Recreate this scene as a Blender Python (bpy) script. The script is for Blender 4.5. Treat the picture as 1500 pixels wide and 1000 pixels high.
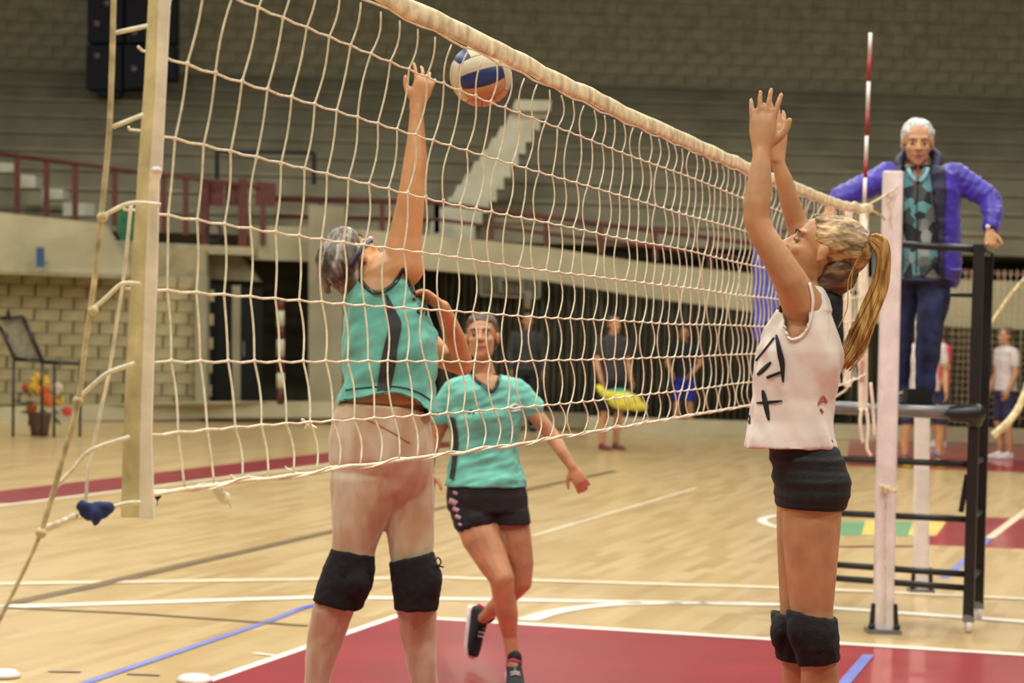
import bpy, bmesh, math, random
from mathutils import Vector, Matrix, noise
from mathutils.bvhtree import BVHTree
random.seed(7)
for o in list(bpy.data.objects): bpy.data.objects.remove(o)
sc = bpy.context.scene
C = sc.collection
PI = math.pi
# ---------------------------------------------------------------- camera
F_PX, CAM_H = 3500.0, 1.68
ROLL, PITCH = math.radians(1.6), math.radians(0.245)
CM = Matrix.Rotation(PI/2-PITCH, 3, 'X') @ Matrix.Rotation(ROLL, 3, 'Z')
camd = bpy.data.cameras.new('camera'); cam = bpy.data.objects.new('camera', camd); C.objects.link(cam)
camd.sensor_width = 36; camd.lens = 84; camd.clip_end = 300; camd.clip_start = .1
cam.matrix_world = Matrix.Translation((0, 0, CAM_H)) @ CM.to_4x4()
camd.dof.use_dof = True; camd.dof.focus_distance = 5.7; camd.dof.aperture_fstop = 7.0
sc.camera = cam
# ---------------------------------------------------------------- world, lights, exposure
w = bpy.data.worlds.new('world'); sc.world = w; w.use_nodes = True
w.node_tree.nodes['Background'].inputs[0].default_value = (1.0, .99, .92, 1)
w.node_tree.nodes['Background'].inputs[1].default_value = .16
def area(x, y, z, size, power, col=(1, .985, .92), aim=None):
    l = bpy.data.lights.new('hall_light', 'AREA'); l.shape = 'RECTANGLE'; l.size = size; l.size_y = size*.6
    l.energy = power; l.color = col
    o = bpy.data.objects.new('hall_light', l); C.objects.link(o); o.location = (x, y, z)
    if aim: o.rotation_euler = (Vector(aim)-Vector((x, y, z))).to_track_quat('-Z', 'Y').to_euler()
for yy in (2, 10, 18, 27, 37):
    for xx in (-7.5, 0, 7.5):
        area(xx, yy, 10.5, 1.6, 600 if yy < 30 else 260)
sc.view_settings.view_transform = 'Standard'; sc.view_settings.look = 'None'
sc.view_settings.gamma = 1; sc.view_settings.use_curve_mapping = False
sc.view_settings.exposure = -0.12
# ---------------------------------------------------------------- pixel <-> place helpers
CAM = Vector((0, 0, CAM_H))
def ray(x, y): return CM @ Vector((x-750, 500-y, -F_PX))
def P(x, y, Y):
    d = ray(x, y); return CAM + d*(Y/d.y)
def FL(x, y, z=0.0):
    d = ray(x, y); t = (z-CAM_H)/d.z; return CAM + d*t
CMI = CM.transposed()
def px(v):
    c = CMI @ (v-CAM); return (750-F_PX*c.x/c.z, 500+F_PX*c.y/c.z)
# ---------------------------------------------------------------- materials
def lin(c):
    return tuple(((v/255)/12.92 if v/255 <= .04045 else ((v/255+.055)/1.055)**2.4) for v in c)
class NT:
    def __init__(s, name):
        s.m = bpy.data.materials.new(name); s.m.use_nodes = True; s.t = s.m.node_tree
        s.b = s.t.nodes['Principled BSDF']
    def n(s, typ, **kw):
        nd = s.t.nodes.new(typ)
        for k, v in kw.items():
            if k in nd.inputs: nd.inputs[k].default_value = v
            else: setattr(nd, k, v)
        return nd
    def l(s, a, b): s.t.links.new(a, b)
    def coords(s, scale=(1, 1, 1), rot=(0, 0, 0)):
        tc = s.n('ShaderNodeTexCoord'); mp = s.n('ShaderNodeMapping')
        mp.inputs['Scale'].default_value = scale; mp.inputs['Rotation'].default_value = rot
        s.l(tc.outputs['Object'], mp.inputs[0]); return mp.outputs[0]
    def ramp(s, fac, stops):
        r = s.n('ShaderNodeValToRGB'); e = r.color_ramp.elements
        while len(e) < len(stops): e.new(.5)
        for i, (p, c) in enumerate(stops): e[i].position = p; e[i].color = (*lin(c), 1)
        s.l(fac, r.inputs[0]); return r.outputs[0]
def mat(name, col, rough=.6, var=.12, nscale=12, bump=.15, bscale=60, stretch=(1, 1, 1), metal=0, coat=0, sheen=0, sss=0, bdist=.004):
    k = NT(name)
    v = k.coords(stretch)
    nz = k.n('ShaderNodeTexNoise', Scale=nscale, Detail=4.0); k.l(v, nz.inputs['Vector'])
    a = tuple(max(0, c*(1-var)) for c in col); b = tuple(min(255, c*(1+var)) for c in col)
    k.l(k.ramp(nz.outputs[0], [(.3, a), (.7, b)]), k.b.inputs['Base Color'])
    k.b.inputs['Roughness'].default_value = rough; k.b.inputs['Metallic'].default_value = metal
    k.b.inputs['Coat Weight'].default_value = coat
    if sheen: k.b.inputs['Sheen Weight'].default_value = sheen
    if sss:
        k.b.inputs['Subsurface Weight'].default_value = sss; k.b.inputs['Subsurface Radius'].default_value = (.02, .008, .004)
        k.b.inputs['Subsurface Scale'].default_value = .5
    if bump:
        n2 = k.n('ShaderNodeTexNoise', Scale=bscale, Detail=3.0); k.l(v, n2.inputs['Vector'])
        bp = k.n('ShaderNodeBump', Strength=bump, Distance=bdist); k.l(n2.outputs[0], bp.inputs['Height']); k.l(bp.outputs[0], k.b.inputs['Normal'])
    return k.m
NETA = math.atan2(.964, .265)          # heading of the net on the floor
def wood():
    k = NT('maple_floor')
    v = k.coords(rot=(0, 0, -NETA))
    br = k.n('ShaderNodeTexBrick'); k.l(v, br.inputs['Vector'])
    br.inputs['Scale'].default_value = 1; br.inputs['Brick Width'].default_value = .9; br.inputs['Row Height'].default_value = .085
    br.inputs['Mortar Size'].default_value = .0015; br.inputs['Mortar Smooth'].default_value = .5; br.offset = .37
    br.inputs['Color1'].default_value = (0, 0, 0, 1); br.inputs['Color2'].default_value = (1, 1, 1, 1); br.inputs['Mortar'].default_value = (.35, .35, .35, 1)
    v2 = k.coords(rot=(0, 0, -NETA), scale=(1.2, 14, 1)); nz = k.n('ShaderNodeTexNoise', Scale=2.2, Detail=5.0)
    mp = [n for n in k.t.nodes if n.type == 'MAPPING'][-1]; mp.vector_type = 'TEXTURE'
    mp.vector_type = 'POINT'; k.l(v2, nz.inputs['Vector'])
    mx = k.n('ShaderNodeMixRGB'); mx.inputs[0].default_value = .55; k.l(br.outputs[0], mx.inputs[1]); k.l(nz.outputs[0], mx.inputs[2])
    k.l(k.ramp(mx.outputs[0], [(.12, (176, 142, 90)), (.45, (200, 168, 114)), (.9, (216, 190, 140))]), k.b.inputs['Base Color'])
    k.b.inputs['Roughness'].default_value = .34; k.b.inputs['Coat Weight'].default_value = .35; k.b.inputs['Coat Roughness'].default_value = .16
    return k.m
M = {}
M['wood'] = wood()
M['red_paint'] = mat('red_court_paint', (163, 46, 58), .3, .06, 1.5, .03, 8, coat=.4)
M['dark_red_paint'] = mat('dark_red_line_paint', (134, 36, 44), .35, .08, 3, 0)
M['white_paint'] = mat('white_line_paint', (232, 222, 205), .4, .05, 3, 0)
M['dull_white'] = mat('worn_white_line_paint', (224, 204, 172), .4, .06, 3, 0)
M['blue_paint'] = mat('blue_line_paint', (112, 122, 188), .4, .08, 3, 0)
M['grey_paint'] = mat('dark_olive_line_paint', (112, 90, 58), .4, .1, 3, 0)
M['green_paint'] = mat('green_logo_paint', (104, 148, 104), .4, .08, 3, 0)
M['yellow_paint'] = mat('yellow_logo_paint', (218, 190, 96), .4, .08, 3, 0)
M['block_up'] = mat('grey_block', (172, 163, 130), .9, .10, 3, .4, 30, bdist=.02)
M['block'] = mat('beige_block', (168, 154, 114), .9, .1, 3, .4, 30, bdist=.02)
M['mortar'] = mat('mortar', (160, 151, 120), .95, .08, 4, .2)
M['mortar_b'] = mat('pale_mortar', (156, 144, 108), .95, .08, 4, .2)
M['concrete'] = mat('concrete', (180, 170, 136), .85, .07, 1.5, .3, 20, bdist=.02)
M['concrete_d'] = mat('grey_concrete', (146, 138, 112), .9, .09, 1.2, .3, 20, bdist=.02)
M['stair'] = mat('pale_stair_paint', (196, 192, 166), .8, .06, 3, .2)
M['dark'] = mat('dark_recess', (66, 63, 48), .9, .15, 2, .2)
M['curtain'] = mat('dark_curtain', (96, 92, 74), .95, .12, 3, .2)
M['black_door'] = mat('black_door', (20, 19, 17), .95, .1, 3, .1)
M['rail_red'] = mat('dark_red_rail', (94, 40, 30), .5, .12, 5, .1)
M['black_metal'] = mat('black_metal', (24, 22, 21), .4, .2, 8, .1)
M['grey_metal'] = mat('grey_metal', (120, 116, 116), .35, .1, 8, .1, metal=.3)
M['white_metal'] = mat('white_enamel', (222, 208, 202), .35, .06, 9, .1)
M['tape'] = mat('net_tape', (226, 206, 164), .75, .16, 22, .5, 45)
M['cord'] = mat('net_cord', (238, 226, 196), .7, .08, 60, .5, 400, bdist=.001)
M['rope'] = mat('old_rope', (196, 178, 134), .8, .2, 40, .5, 300, bdist=.001)
M['sleeve'] = mat('yellowed_canvas', (202, 186, 134), .8, .12, 14, .3)
M['sleeve_w'] = mat('white_canvas', (236, 222, 196), .7, .06, 14, .3)
M['navy'] = mat('navy_cloth', (36, 48, 96), .8, .2, 20, .4)
M['skin'] = mat('warm_skin', (202, 148, 98), .5, .07, 14, .2, 90, sss=.12, bdist=.002)
M['skin_p'] = mat('flushed_skin', (190, 138, 98), .5, .09, 11, .2, 90, sss=.12, bdist=.002)
M['skin_l'] = mat('fair_skin', (190, 141, 98), .5, .07, 14, .2, 90, sss=.12, bdist=.002)
M['teal'] = mat('teal_jersey', (102, 184, 164), .6, .10, 9, .55, 16, sheen=.2, bdist=.008)
M['white_jersey'] = mat('white_jersey', (226, 216, 204), .65, .05, 6, .3, 18, sheen=.1, bdist=.008)
M['black_cloth'] = mat('black_cloth', (20, 19, 20), .75, .2, 40, .5, 130)
M['knit'] = mat('black_knit', (22, 20, 21), .9, .25, 120, .8, 260)
M['purple'] = mat('purple_nylon', (54, 34, 150), .5, .12, 12, .5, 22, sheen=.2, bdist=.01)
M['navy_lining'] = mat('dark_navy_lining', (28, 26, 52), .6, .2, 12, .4, 30)
M['jeans'] = mat('dark_denim', (34, 42, 78), .8, .25, 18, .4, 60)
M['white_rubber'] = mat('white_rubber', (226, 214, 208), .5, .05, 12, .1)
M['pink'] = mat('pink_mesh', (190, 60, 104), .6, .15, 12, .1)
M['lips'] = mat('lips', (170, 92, 80), .5, .05, 12, 0)
M['iris'] = mat('dark_iris', (48, 34, 26), .25, .1, 12, 0)
M['eyewhite'] = mat('eye_white', (158, 136, 118), .3, .02, 12, 0)
M['brow'] = mat('brow_hair', (84, 62, 44), .8, .2, 60, .3)
M['brow_g'] = mat('grey_brow_hair', (128, 116, 104), .8, .2, 60, .3)
def hairmat(name, a, b, c, scale=26, stretch=(1, 1, 1)):
    k = NT(name); v = k.coords(stretch)
    nz = k.n('ShaderNodeTexNoise', Scale=scale, Detail=6.0, Distortion=.6); k.l(v, nz.inputs['Vector'])
    k.l(k.ramp(nz.outputs[0], [(.33, a), (.5, b), (.66, c)]), k.b.inputs['Base Color']); k.b.inputs['Roughness'].default_value = .5
    bp = k.n('ShaderNodeBump', Strength=.8, Distance=.006); k.l(nz.outputs[0], bp.inputs['Height']); k.l(bp.outputs[0], k.b.inputs['Normal'])
    return k.m
M['hair_grey'] = hairmat('ash_grey_hair', (52, 42, 32), (98, 86, 70), (168, 158, 140), 18, (2.4, 1, .8))
M['hair_silver'] = hairmat('silver_hair', (128, 122, 118), (190, 186, 182), (228, 224, 220), 30, (1.6, 1, .9))
M['hair_blond'] = hairmat('dark_blond_hair', (84, 58, 32), (150, 116, 68), (206, 174, 116), 20, (.8, 1, 2.6))
M['hair_pony'] = hairmat('golden_hair', (122, 84, 36), (176, 132, 66), (214, 176, 106), 26, (2.6, 2.6, .5))
M['hair_under'] = hairmat('brown_under_hair', (52, 34, 22), (92, 66, 42), (140, 106, 66), 20, (.8, 1, 2.6))
M['hair_brown'] = hairmat('dark_brown_hair', (52, 36, 26), (80, 58, 42), (112, 84, 62), 24)
def tightsmat():
    k = NT('sheer_pale_tights'); v = k.coords((1.6, 1.6, .45))
    nz = k.n('ShaderNodeTexNoise', Scale=9, Detail=5.0, Distortion=.5); k.l(v, nz.inputs['Vector'])
    n0 = k.n('ShaderNodeTexNoise', Scale=3.2, Detail=2.0); k.l(k.coords(), n0.inputs['Vector'])
    mx = k.n('ShaderNodeMixRGB'); mx.inputs[0].default_value = .5; k.l(nz.outputs[0], mx.inputs[1]); k.l(n0.outputs[0], mx.inputs[2])
    k.l(k.ramp(mx.outputs[0], [(.36, (178, 136, 98)), (.5, (198, 174, 138)), (.62, (214, 204, 176))]), k.b.inputs['Base Color'])
    k.b.inputs['Roughness'].default_value = .5; k.b.inputs['Sheen Weight'].default_value = .3
    bp = k.n('ShaderNodeBump', Strength=.35, Distance=.006); k.l(nz.outputs[0], bp.inputs['Height']); k.l(bp.outputs[0], k.b.inputs['Normal'])
    return k.m
M['tights'] = tightsmat()
def leafmat():
    k = NT('leaf_print_shirt'); v = k.coords((1, 1, 1))
    vo = k.n('ShaderNodeTexVoronoi', Scale=17.0, Randomness=1.0); k.l(v, vo.inputs['Vector'])
    k.l(k.ramp(vo.outputs['Color'], [(.0, (20, 26, 30)), (.38, (24, 32, 36)), (.42, (88, 142, 148)), (.6, (96, 152, 156)), (.64, (166, 172, 160)), (.8, (60, 70, 66))]), k.b.inputs['Base Color'])
    k.b.inputs['Roughness'].default_value = .7
    return k.m
M['leaf'] = leafmat()
# ---------------------------------------------------------------- object helpers
def new(name, me, m=None, parent=None, smooth=False):
    o = bpy.data.objects.new(name, me); C.objects.link(o)
    if m is not None and not me.materials: me.materials.append(m)
    if parent: o.parent = parent
    if smooth and me.polygons: me.polygons.foreach_set('use_smooth', [True]*len(me.polygons))
    return o
def tag(o, label=None, cat=None, group=None, kind=None):
    for k_, v_ in (('label', label), ('category', cat), ('group', group), ('kind', kind)):
        if v_: o[k_] = v_
    return o
def empty(name, loc, label, cat, group=None):
    o = bpy.data.objects.new(name, None); C.objects.link(o); o.location = loc; o.empty_display_size = .1
    return tag(o, label, cat, group)
def parent_keep(ch, root):       # children are modelled in world coordinates
    ch.parent = root; ch.matrix_parent_inverse = Matrix.Translation(root.location).inverted()
class MB:
    def __init__(s): s.v = []; s.f = []
    def add(s, vs, fs):
        n = len(s.v); s.v += [Vector(v) for v in vs]; s.f += [tuple(i+n for i in f) for f in fs]; return s
    def box(s, c, h, ax=None):
        ax = ax or (Vector((1, 0, 0)), Vector((0, 1, 0)), Vector((0, 0, 1))); c = Vector(c); vs = []
        for k in (-1, 1):
            for j in (-1, 1):
                for i in (-1, 1): vs.append(c+ax[0]*h[0]*i+ax[1]*h[1]*j+ax[2]*h[2]*k)
        return s.add(vs, [(0, 2, 3, 1), (4, 5, 7, 6), (0, 1, 5, 4), (2, 6, 7, 3), (0, 4, 6, 2), (1, 3, 7, 5)])
    def bar(s, a, b, w, d, side=None):
        a = Vector(a); b = Vector(b); z = (b-a).normalized(); x = Vector(side or (1, 0, 0)); x = (x-z*x.dot(z))
        if x.length < 1e-3: x = Vector((0, 1, 0))
        x.normalize(); y = z.cross(x); return s.box((a+b)/2, (w/2, d/2, (b-a).length/2), (x, y, z))
    def tube(s, pts, r, n=8, cap=True):
        pts = [Vector(p) for p in pts]; m = len(pts); R = r if hasattr(r, '__len__') else [r]*m
        t0 = (pts[1]-pts[0]).normalized(); x = t0.orthogonal().normalized(); vs = []
        for i, p in enumerate(pts):
            t = (pts[min(i+1, m-1)]-pts[max(i-1, 0)]).normalized(); x = (x-t*x.dot(t)).normalized(); y = t.cross(x)
            for k in range(n):
                a = 2*PI*k/n; vs.append(p+(x*math.cos(a)+y*math.sin(a))*R[i])
        fs = [(i*n+k, i*n+(k+1) % n, (i+1)*n+(k+1) % n, (i+1)*n+k) for i in range(m-1) for k in range(n)]
        if cap: fs += [tuple(reversed(range(n))), tuple(range((m-1)*n, m*n))]
        return s.add(vs, fs)
    def rcone(s, a, b, ra, rb, n=14):      # rounded tapered limb segment
        a = Vector(a); b = Vector(b); t = (b-a); L = t.length
        if L < 1e-6: return s
        t.normalize(); pts = []; rr = []
        for k in range(5): an = PI/2*(1-k/5); pts.append(a-t*ra*math.sin(an)); rr.append(max(ra*math.cos(an), ra*.04))
        pts.append(a); rr.append(ra); pts.append(b); rr.append(rb)
        for k in range(1, 6): an = PI/2*k/5; pts.append(b+t*rb*math.sin(an)); rr.append(max(rb*math.cos(an), rb*.04))
        return s.tube(pts, rr, n)
    def chain(s, pts, rs):
        for i in range(len(pts)-1): s.rcone(pts[i], pts[i+1], rs[i], rs[i+1])
        return s
    def ell(s, c, ax, n=18, m=12):
        c = Vector(c); vs = [c+ax[2]]
        for j in range(1, m):
            a = PI*j/m
            for k in range(n):
                b = 2*PI*k/n; vs.append(c+ax[0]*math.sin(a)*math.cos(b)+ax[1]*math.sin(a)*math.sin(b)+ax[2]*math.cos(a))
        vs.append(c-ax[2]); e = len(vs)-1
        fs = [(0, 1+k, 1+(k+1) % n) for k in range(n)]
        fs += [(1+(j*n)+k, 1+(j+1)*n+k, 1+(j+1)*n+(k+1) % n, 1+j*n+(k+1) % n) for j in range(m-2) for k in range(n)]
        fs += [(e, 1+(m-2)*n+(k+1) % n, 1+(m-2)*n+k) for k in range(n)]
        return s.add(vs, fs)
    def loft(s, rings, n=28, e=2.3, cap=True):
        vs = []
        for c, a, b in rings:
            for k in range(n):
                t = 2*PI*k/n; ct, st = math.cos(t), math.sin(t)
                vs.append(c+a*math.copysign(abs(ct)**(2/e), ct)+b*math.copysign(abs(st)**(2/e), st))
        m = len(rings)
        fs = [(i*n+k, i*n+(k+1) % n, (i+1)*n+(k+1) % n, (i+1)*n+k) for i in range(m-1) for k in range(n)]
        if cap: fs += [tuple(reversed(range(n))), tuple(range((m-1)*n, m*n))]
        return s.add(vs, fs)
    def mesh(s, name):
        me = bpy.data.meshes.new(name); me.from_pydata([tuple(v) for v in s.v], [], s.f); me.validate()
        bm = bmesh.new(); bm.from_mesh(me); bmesh.ops.recalc_face_normals(bm, faces=bm.faces); bm.to_mesh(me); bm.free()
        return me
    def build(s, name, m, parent=None, smooth=False, bevel=0):
        me = s.mesh(name)
        if bevel:
            bm = bmesh.new(); bm.from_mesh(me)
            bmesh.ops.bevel(bm, geom=list(bm.edges), offset=bevel, segments=2, affect='EDGES', clamp_overlap=True); bm.to_mesh(me); bm.free()
        o = new(name, me, m, None, smooth)
        if parent is not None: parent_keep(o, parent)
        return o
    def organic(s, name, m, parent, voxel=.006, sm=4, disp=0, dscale=8, dst=(1, 1, 1), cut=None, cutall=None):
        me = s.mesh(name); tmp = bpy.data.objects.new('tmp', me); C.objects.link(tmp)
        r = tmp.modifiers.new('r', 'REMESH'); r.mode = 'VOXEL'; r.voxel_size = voxel
        if sm: q = tmp.modifiers.new('s', 'SMOOTH'); q.iterations = sm; q.factor = .5
        dg = bpy.context.evaluated_depsgraph_get(); out = bpy.data.meshes.new_from_object(tmp.evaluated_get(dg))
        bpy.data.objects.remove(tmp); bpy.data.meshes.remove(me); out.name = name
        if disp:
            nr = [v.normal.copy() for v in out.vertices]
            for v, nn in zip(out.vertices, nr):
                if len(dst) == 4:        # folds running along a direction on the cloth
                    fd = Vector(dst[0]).normalized(); q = (v.co-fd*v.co.dot(fd))*dst[2]+fd*v.co.dot(fd)*dst[1]; q = q*dscale
                else: q = Vector((v.co.x*dst[0], v.co.y*dst[1], v.co.z*dst[2]))*dscale
                v.co += nn*disp*(noise.noise(q)+.5*noise.noise(q*2.3))
        if cutall:
            bm = bmesh.new(); bm.from_mesh(out)
            bmesh.ops.delete(bm, geom=[f for f in bm.faces if inpoly(px(f.calc_center_median()), cutall)], context='FACES'); bm.to_mesh(out); bm.free()
        if cut:                                  # openings: faces towards the viewer side that fall in an outline go
            bm = bmesh.new(); bm.from_mesh(out); kill = []
            for f in bm.faces:
                c = f.calc_center_median()
                if (c-CAM).dot(f.normal) < 0:
                    q = px(c)
                    if any(inpoly(q, pg) for pg in cut): kill.append(f)
            bmesh.ops.delete(bm, geom=kill, context='FACES'); bm.to_mesh(out); bm.free()
        out.materials.clear()
        o = new(name, out, m, None, True)
        if parent is not None: parent_keep(o, parent)
        return o
def inpoly(q, pg):
    x, y = q; ins = False; j = len(pg)-1
    for i in range(len(pg)):
        if (pg[i][1] > y) != (pg[j][1] > y) and x < (pg[j][0]-pg[i][0])*(y-pg[i][1])/(pg[j][1]-pg[i][1])+pg[i][0]: ins = not ins
        j = i
    return ins
def bvh(*obs):
    vs = []; fs = []
    for o in obs:
        n = len(vs); mw = o.matrix_parent_inverse.copy()
        vs += [v.co.copy() for v in o.data.vertices]; fs += [[i+n for i in p.vertices] for p in o.data.polygons]
    return BVHTree.FromPolygons(vs, fs)
def hit(tree, x, y, off=.003, Y=None):
    d = ray(x, y).normalized(); h = tree.ray_cast(CAM, d)
    if h[0] is None: return P(x, y, Y) if Y else None
    return h[0]-d*off
def smoothline(pts, n):
    out = []; m = len(pts)
    for i in range(m-1):
        p0, p1, p2, p3 = pts[max(i-1, 0)], pts[i], pts[i+1], pts[min(i+2, m-1)]
        for k in range(n):
            t = k/n; out.append(tuple(.5*((2*b)+(c-a)*t+(2*a-5*b+4*c-d)*t*t+(3*b-a-3*c+d)*t**3) for a, b, c, d in zip(p0, p1, p2, p3)))
    out.append(tuple(pts[-1])); return out
def trim(name, tree, pts, wpx, m, parent, Y, off=.004, n=6, th=.002):
    """cloth strip lying on a garment, following an outline"""
    L = smoothline(pts, n); vs = []; W = wpx if callable(wpx) else (lambda t: wpx)
    for i, (x, y) in enumerate(L):
        x0, y0 = L[max(i-1, 0)]; x1, y1 = L[min(i+1, len(L)-1)]; dx, dy = x1-x0, y1-y0; l = math.hypot(dx, dy) or 1
        nx, ny = -dy/l, dx/l; ww = W(i/(len(L)-1))/2
        for s_ in (-1, 0, 1): 
            q = hit(tree, x+nx*ww*s_, y+ny*ww*s_, off)
            if q is None: q = hit(tree, x, y, off)
            if q is None: q = (vs[-1] if vs else P(x, y, Y))
            vs.append(q)
    b = MB(); b.add(vs, [(3*i+k, 3*i+k+1, 3*i+k+4, 3*i+k+3) for i in range(len(L)-1) for k in (0, 1)])
    o = b.build(name, m, parent, True); q = o.modifiers.new('t', 'SOLIDIFY'); q.thickness = th; q.offset = 0
    return o
def patch(name, tree, A, B, m, parent, Y, off=.004, n=18, k=10):
    a = smoothline(A, n); b_ = smoothline(B, n); N = min(len(a), len(b_)); vs = []
    for i in range(N):
        pa = a[int(i*(len(a)-1)/(N-1))]; pb = b_[int(i*(len(b_)-1)/(N-1))]
        for j in range(k+1):
            t = j/k; q = hit(tree, pa[0]+(pb[0]-pa[0])*t, pa[1]+(pb[1]-pa[1])*t, off)
            vs.append(q if q is not None else (vs[-1] if vs else P(*pa, Y)))
    w_ = k+1; b = MB(); b.add(vs, [(i*w_+j, i*w_+j+1, (i+1)*w_+j+1, (i+1)*w_+j) for i in range(N-1) for j in range(k)])
    o = b.build(name, m, parent, True); q = o.modifiers.new('t', 'SOLIDIFY'); q.thickness = .002; q.offset = 0
    return o
def slab(pts, Ys, th):
    """a wall, slab or beam given by its front outline, built with real thickness"""
    n = len(pts); Ys = Ys if hasattr(Ys, '__len__') else [Ys]*n
    fr = [P(x, y, Y) for (x, y), Y in zip(pts, Ys)]; bk = [v+Vector((0, th, 0)) for v in fr]
    return MB().add(fr+bk, [tuple(range(n)), tuple(reversed(range(n, 2*n)))]+[(i, (i+1) % n, n+(i+1) % n, n+i) for i in range(n)])
# ================================================================ SETTING
NV = Vector((math.cos(NETA), math.sin(NETA), 0)); PV = Vector((NV.y, -NV.x, 0))
floor = MB().box((0, 22, -.1), (34, 32, .1)).build('floor', M['wood']); tag(floor, kind='structure')
def fpoly(name, pts, m, z=.003):
    q = [FL(x, y) for x, y in pts]; return fworld(name, q, m, z)
def fworld(name, q, m, z):
    n = len(q); a = [Vector((p.x, p.y, z)) for p in q]; b = [Vector((p.x, p.y, .0005)) for p in q]
    return MB().add(a+b, [tuple(range(n)), tuple(reversed(range(n, 2*n)))]+[(i, (i+1) % n, n+(i+1) % n, n+i) for i in range(n)]).build(name, m, floor)
def fline(pts, m, w_=.05, z=.0045, world=False, name='court_line'):
    q = [Vector((p[0], p[1], 0)) for p in pts] if world else [FL(x, y) for x, y in pts]; L = []; R = []
    for i, p in enumerate(q):
        t = (q[min(i+1, len(q)-1)]-q[max(i-1, 0)]); t.z = 0; t.normalize(); s_ = Vector((t.y, -t.x, 0))*w_/2
        L.append(p+s_); R.append(p-s_)
    n = len(q); vs = [v+Vector((0, 0, z)) for v in L+R]
    return MB().add(vs, [(i, i+1, n+i+1, n+i) for i in range(n-1)]).build(name, m, floor)
cor = FL(580, 903)
a0 = cor; a1 = cor+PV*6; a2 = a1-NV*9; a3 = a0-NV*9
fworld('court_paint', [a0, a1, a2, a3], M['red_paint'], .002)
fline([(*(a0-NV*9).xy,), (*(a0+NV*.03).xy,)], M['white_paint'], .06, .005, True)
fline([(*(a0-PV*.03).xy,), (*(a0+PV*9).xy,)], M['white_paint'], .12, .0055, True)
tl = [FL(-40, 732), FL(640, 645)]
fline([(-40, 734), (480, 670), (660, 648)], M['dark_red_paint'], .8, name='court_line')
fline([(-40, 746), (480, 681), (660, 658)], M['dull_white'], .12)
fline([(-60, 856), (640, 846), (1180, 862), (1560, 880)], M['dull_white'], .15)
fline([(-20, 890), (460, 875), (700, 878), (1150, 886), (1560, 915)], M['white_paint'], .15)
fline(smoothline([(770, 909), (815, 896), (880, 887), (960, 884), (1100, 884)], 6), M['white_paint'], .13)
fline([(20, 883), (120, 862), (480, 780), (640, 745), (900, 690)], M['grey_paint'], .11, .0048)
fline([(-20, 889), (200, 899), (450, 917)], M['grey_paint'], .06, .0048)
fline([(110, 1006), (400, 908), (440, 892)], M['blue_paint'], .05)
fline([(436, 893), (462, 886)], mat('strong_blue_paint', (70, 90, 190), .4, .05, 3, 0), .05)
fline([(1228, 1012), (1272, 960)], M['blue_paint'], .06, .006)
fline([(1383, 847), (1425, 812), (1450, 788)], M['blue_paint'], .06)
fline([(1450, 788), (1520, 735)], M['dull_white'], .08)
fline([(640, 680), (860, 668)], M['dull_white'], .05)
fline([(780, 785), (1020, 715)], M['dull_white'], .05, .004)
fline([(372, 957), (404, 961)], M['white_paint'], .05)
fpoly('court_paint', [(1240, 682), (1245, 640), (1560, 652), (1560, 694)], M['red_paint'])
fpoly('court_paint', [(1335, 797), (1395, 756), (1560, 762), (1560, 806)], M['red_paint'])
fpoly('court_paint', [(1150, 763), (1385, 765), (1370, 785), (1160, 783)], M['green_paint'], .0025)
fpoly('court_paint', [(1268, 763), (1292, 763), (1286, 784), (1262, 783)], M['yellow_paint'], .0045)
fpoly('court_paint', [(1338, 764), (1386, 765), (1371, 785), (1330, 784)], M['yellow_paint'], .0045)
fline([(1150, 753), (1260, 751), (1395, 755)], M['dark_red_paint'], .1, .0052)
fline([(1140, 797), (1240, 801), (1345, 800)], M['dark_red_paint'], .1, .0052)
fline(smoothline([(1165, 752), (1128, 757), (1116, 763), (1132, 771), (1150, 774)], 5), M['white_paint'], .09, .005)
for (x0, x1, y0, y1) in ((70, 118, 984, 985), (186, 234, 988, 990)):
    fline([(x0, y0), (x1, y1)], M['black_metal'], .03, .004, name='floor_socket')
# white vinyl pads at the bottom edge
for (x, y, lb) in ((4, 992, 'small white floor marker at the bottom left corner'), (285, 999, 'small white floor marker beside the white court line')):
    c = FL(x, y); b = MB().loft([(c+Vector((0, 0, z)), Vector((r, 0, 0)), Vector((0, r, 0))) for z, r in ((.006, .085), (.02, .08), (.034, .06), (.038, .03))], 20, 2)
    tag(b.build('floor_marker', M['white_rubber'], None, True), lb, 'marker', 'white floor markers')

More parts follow.
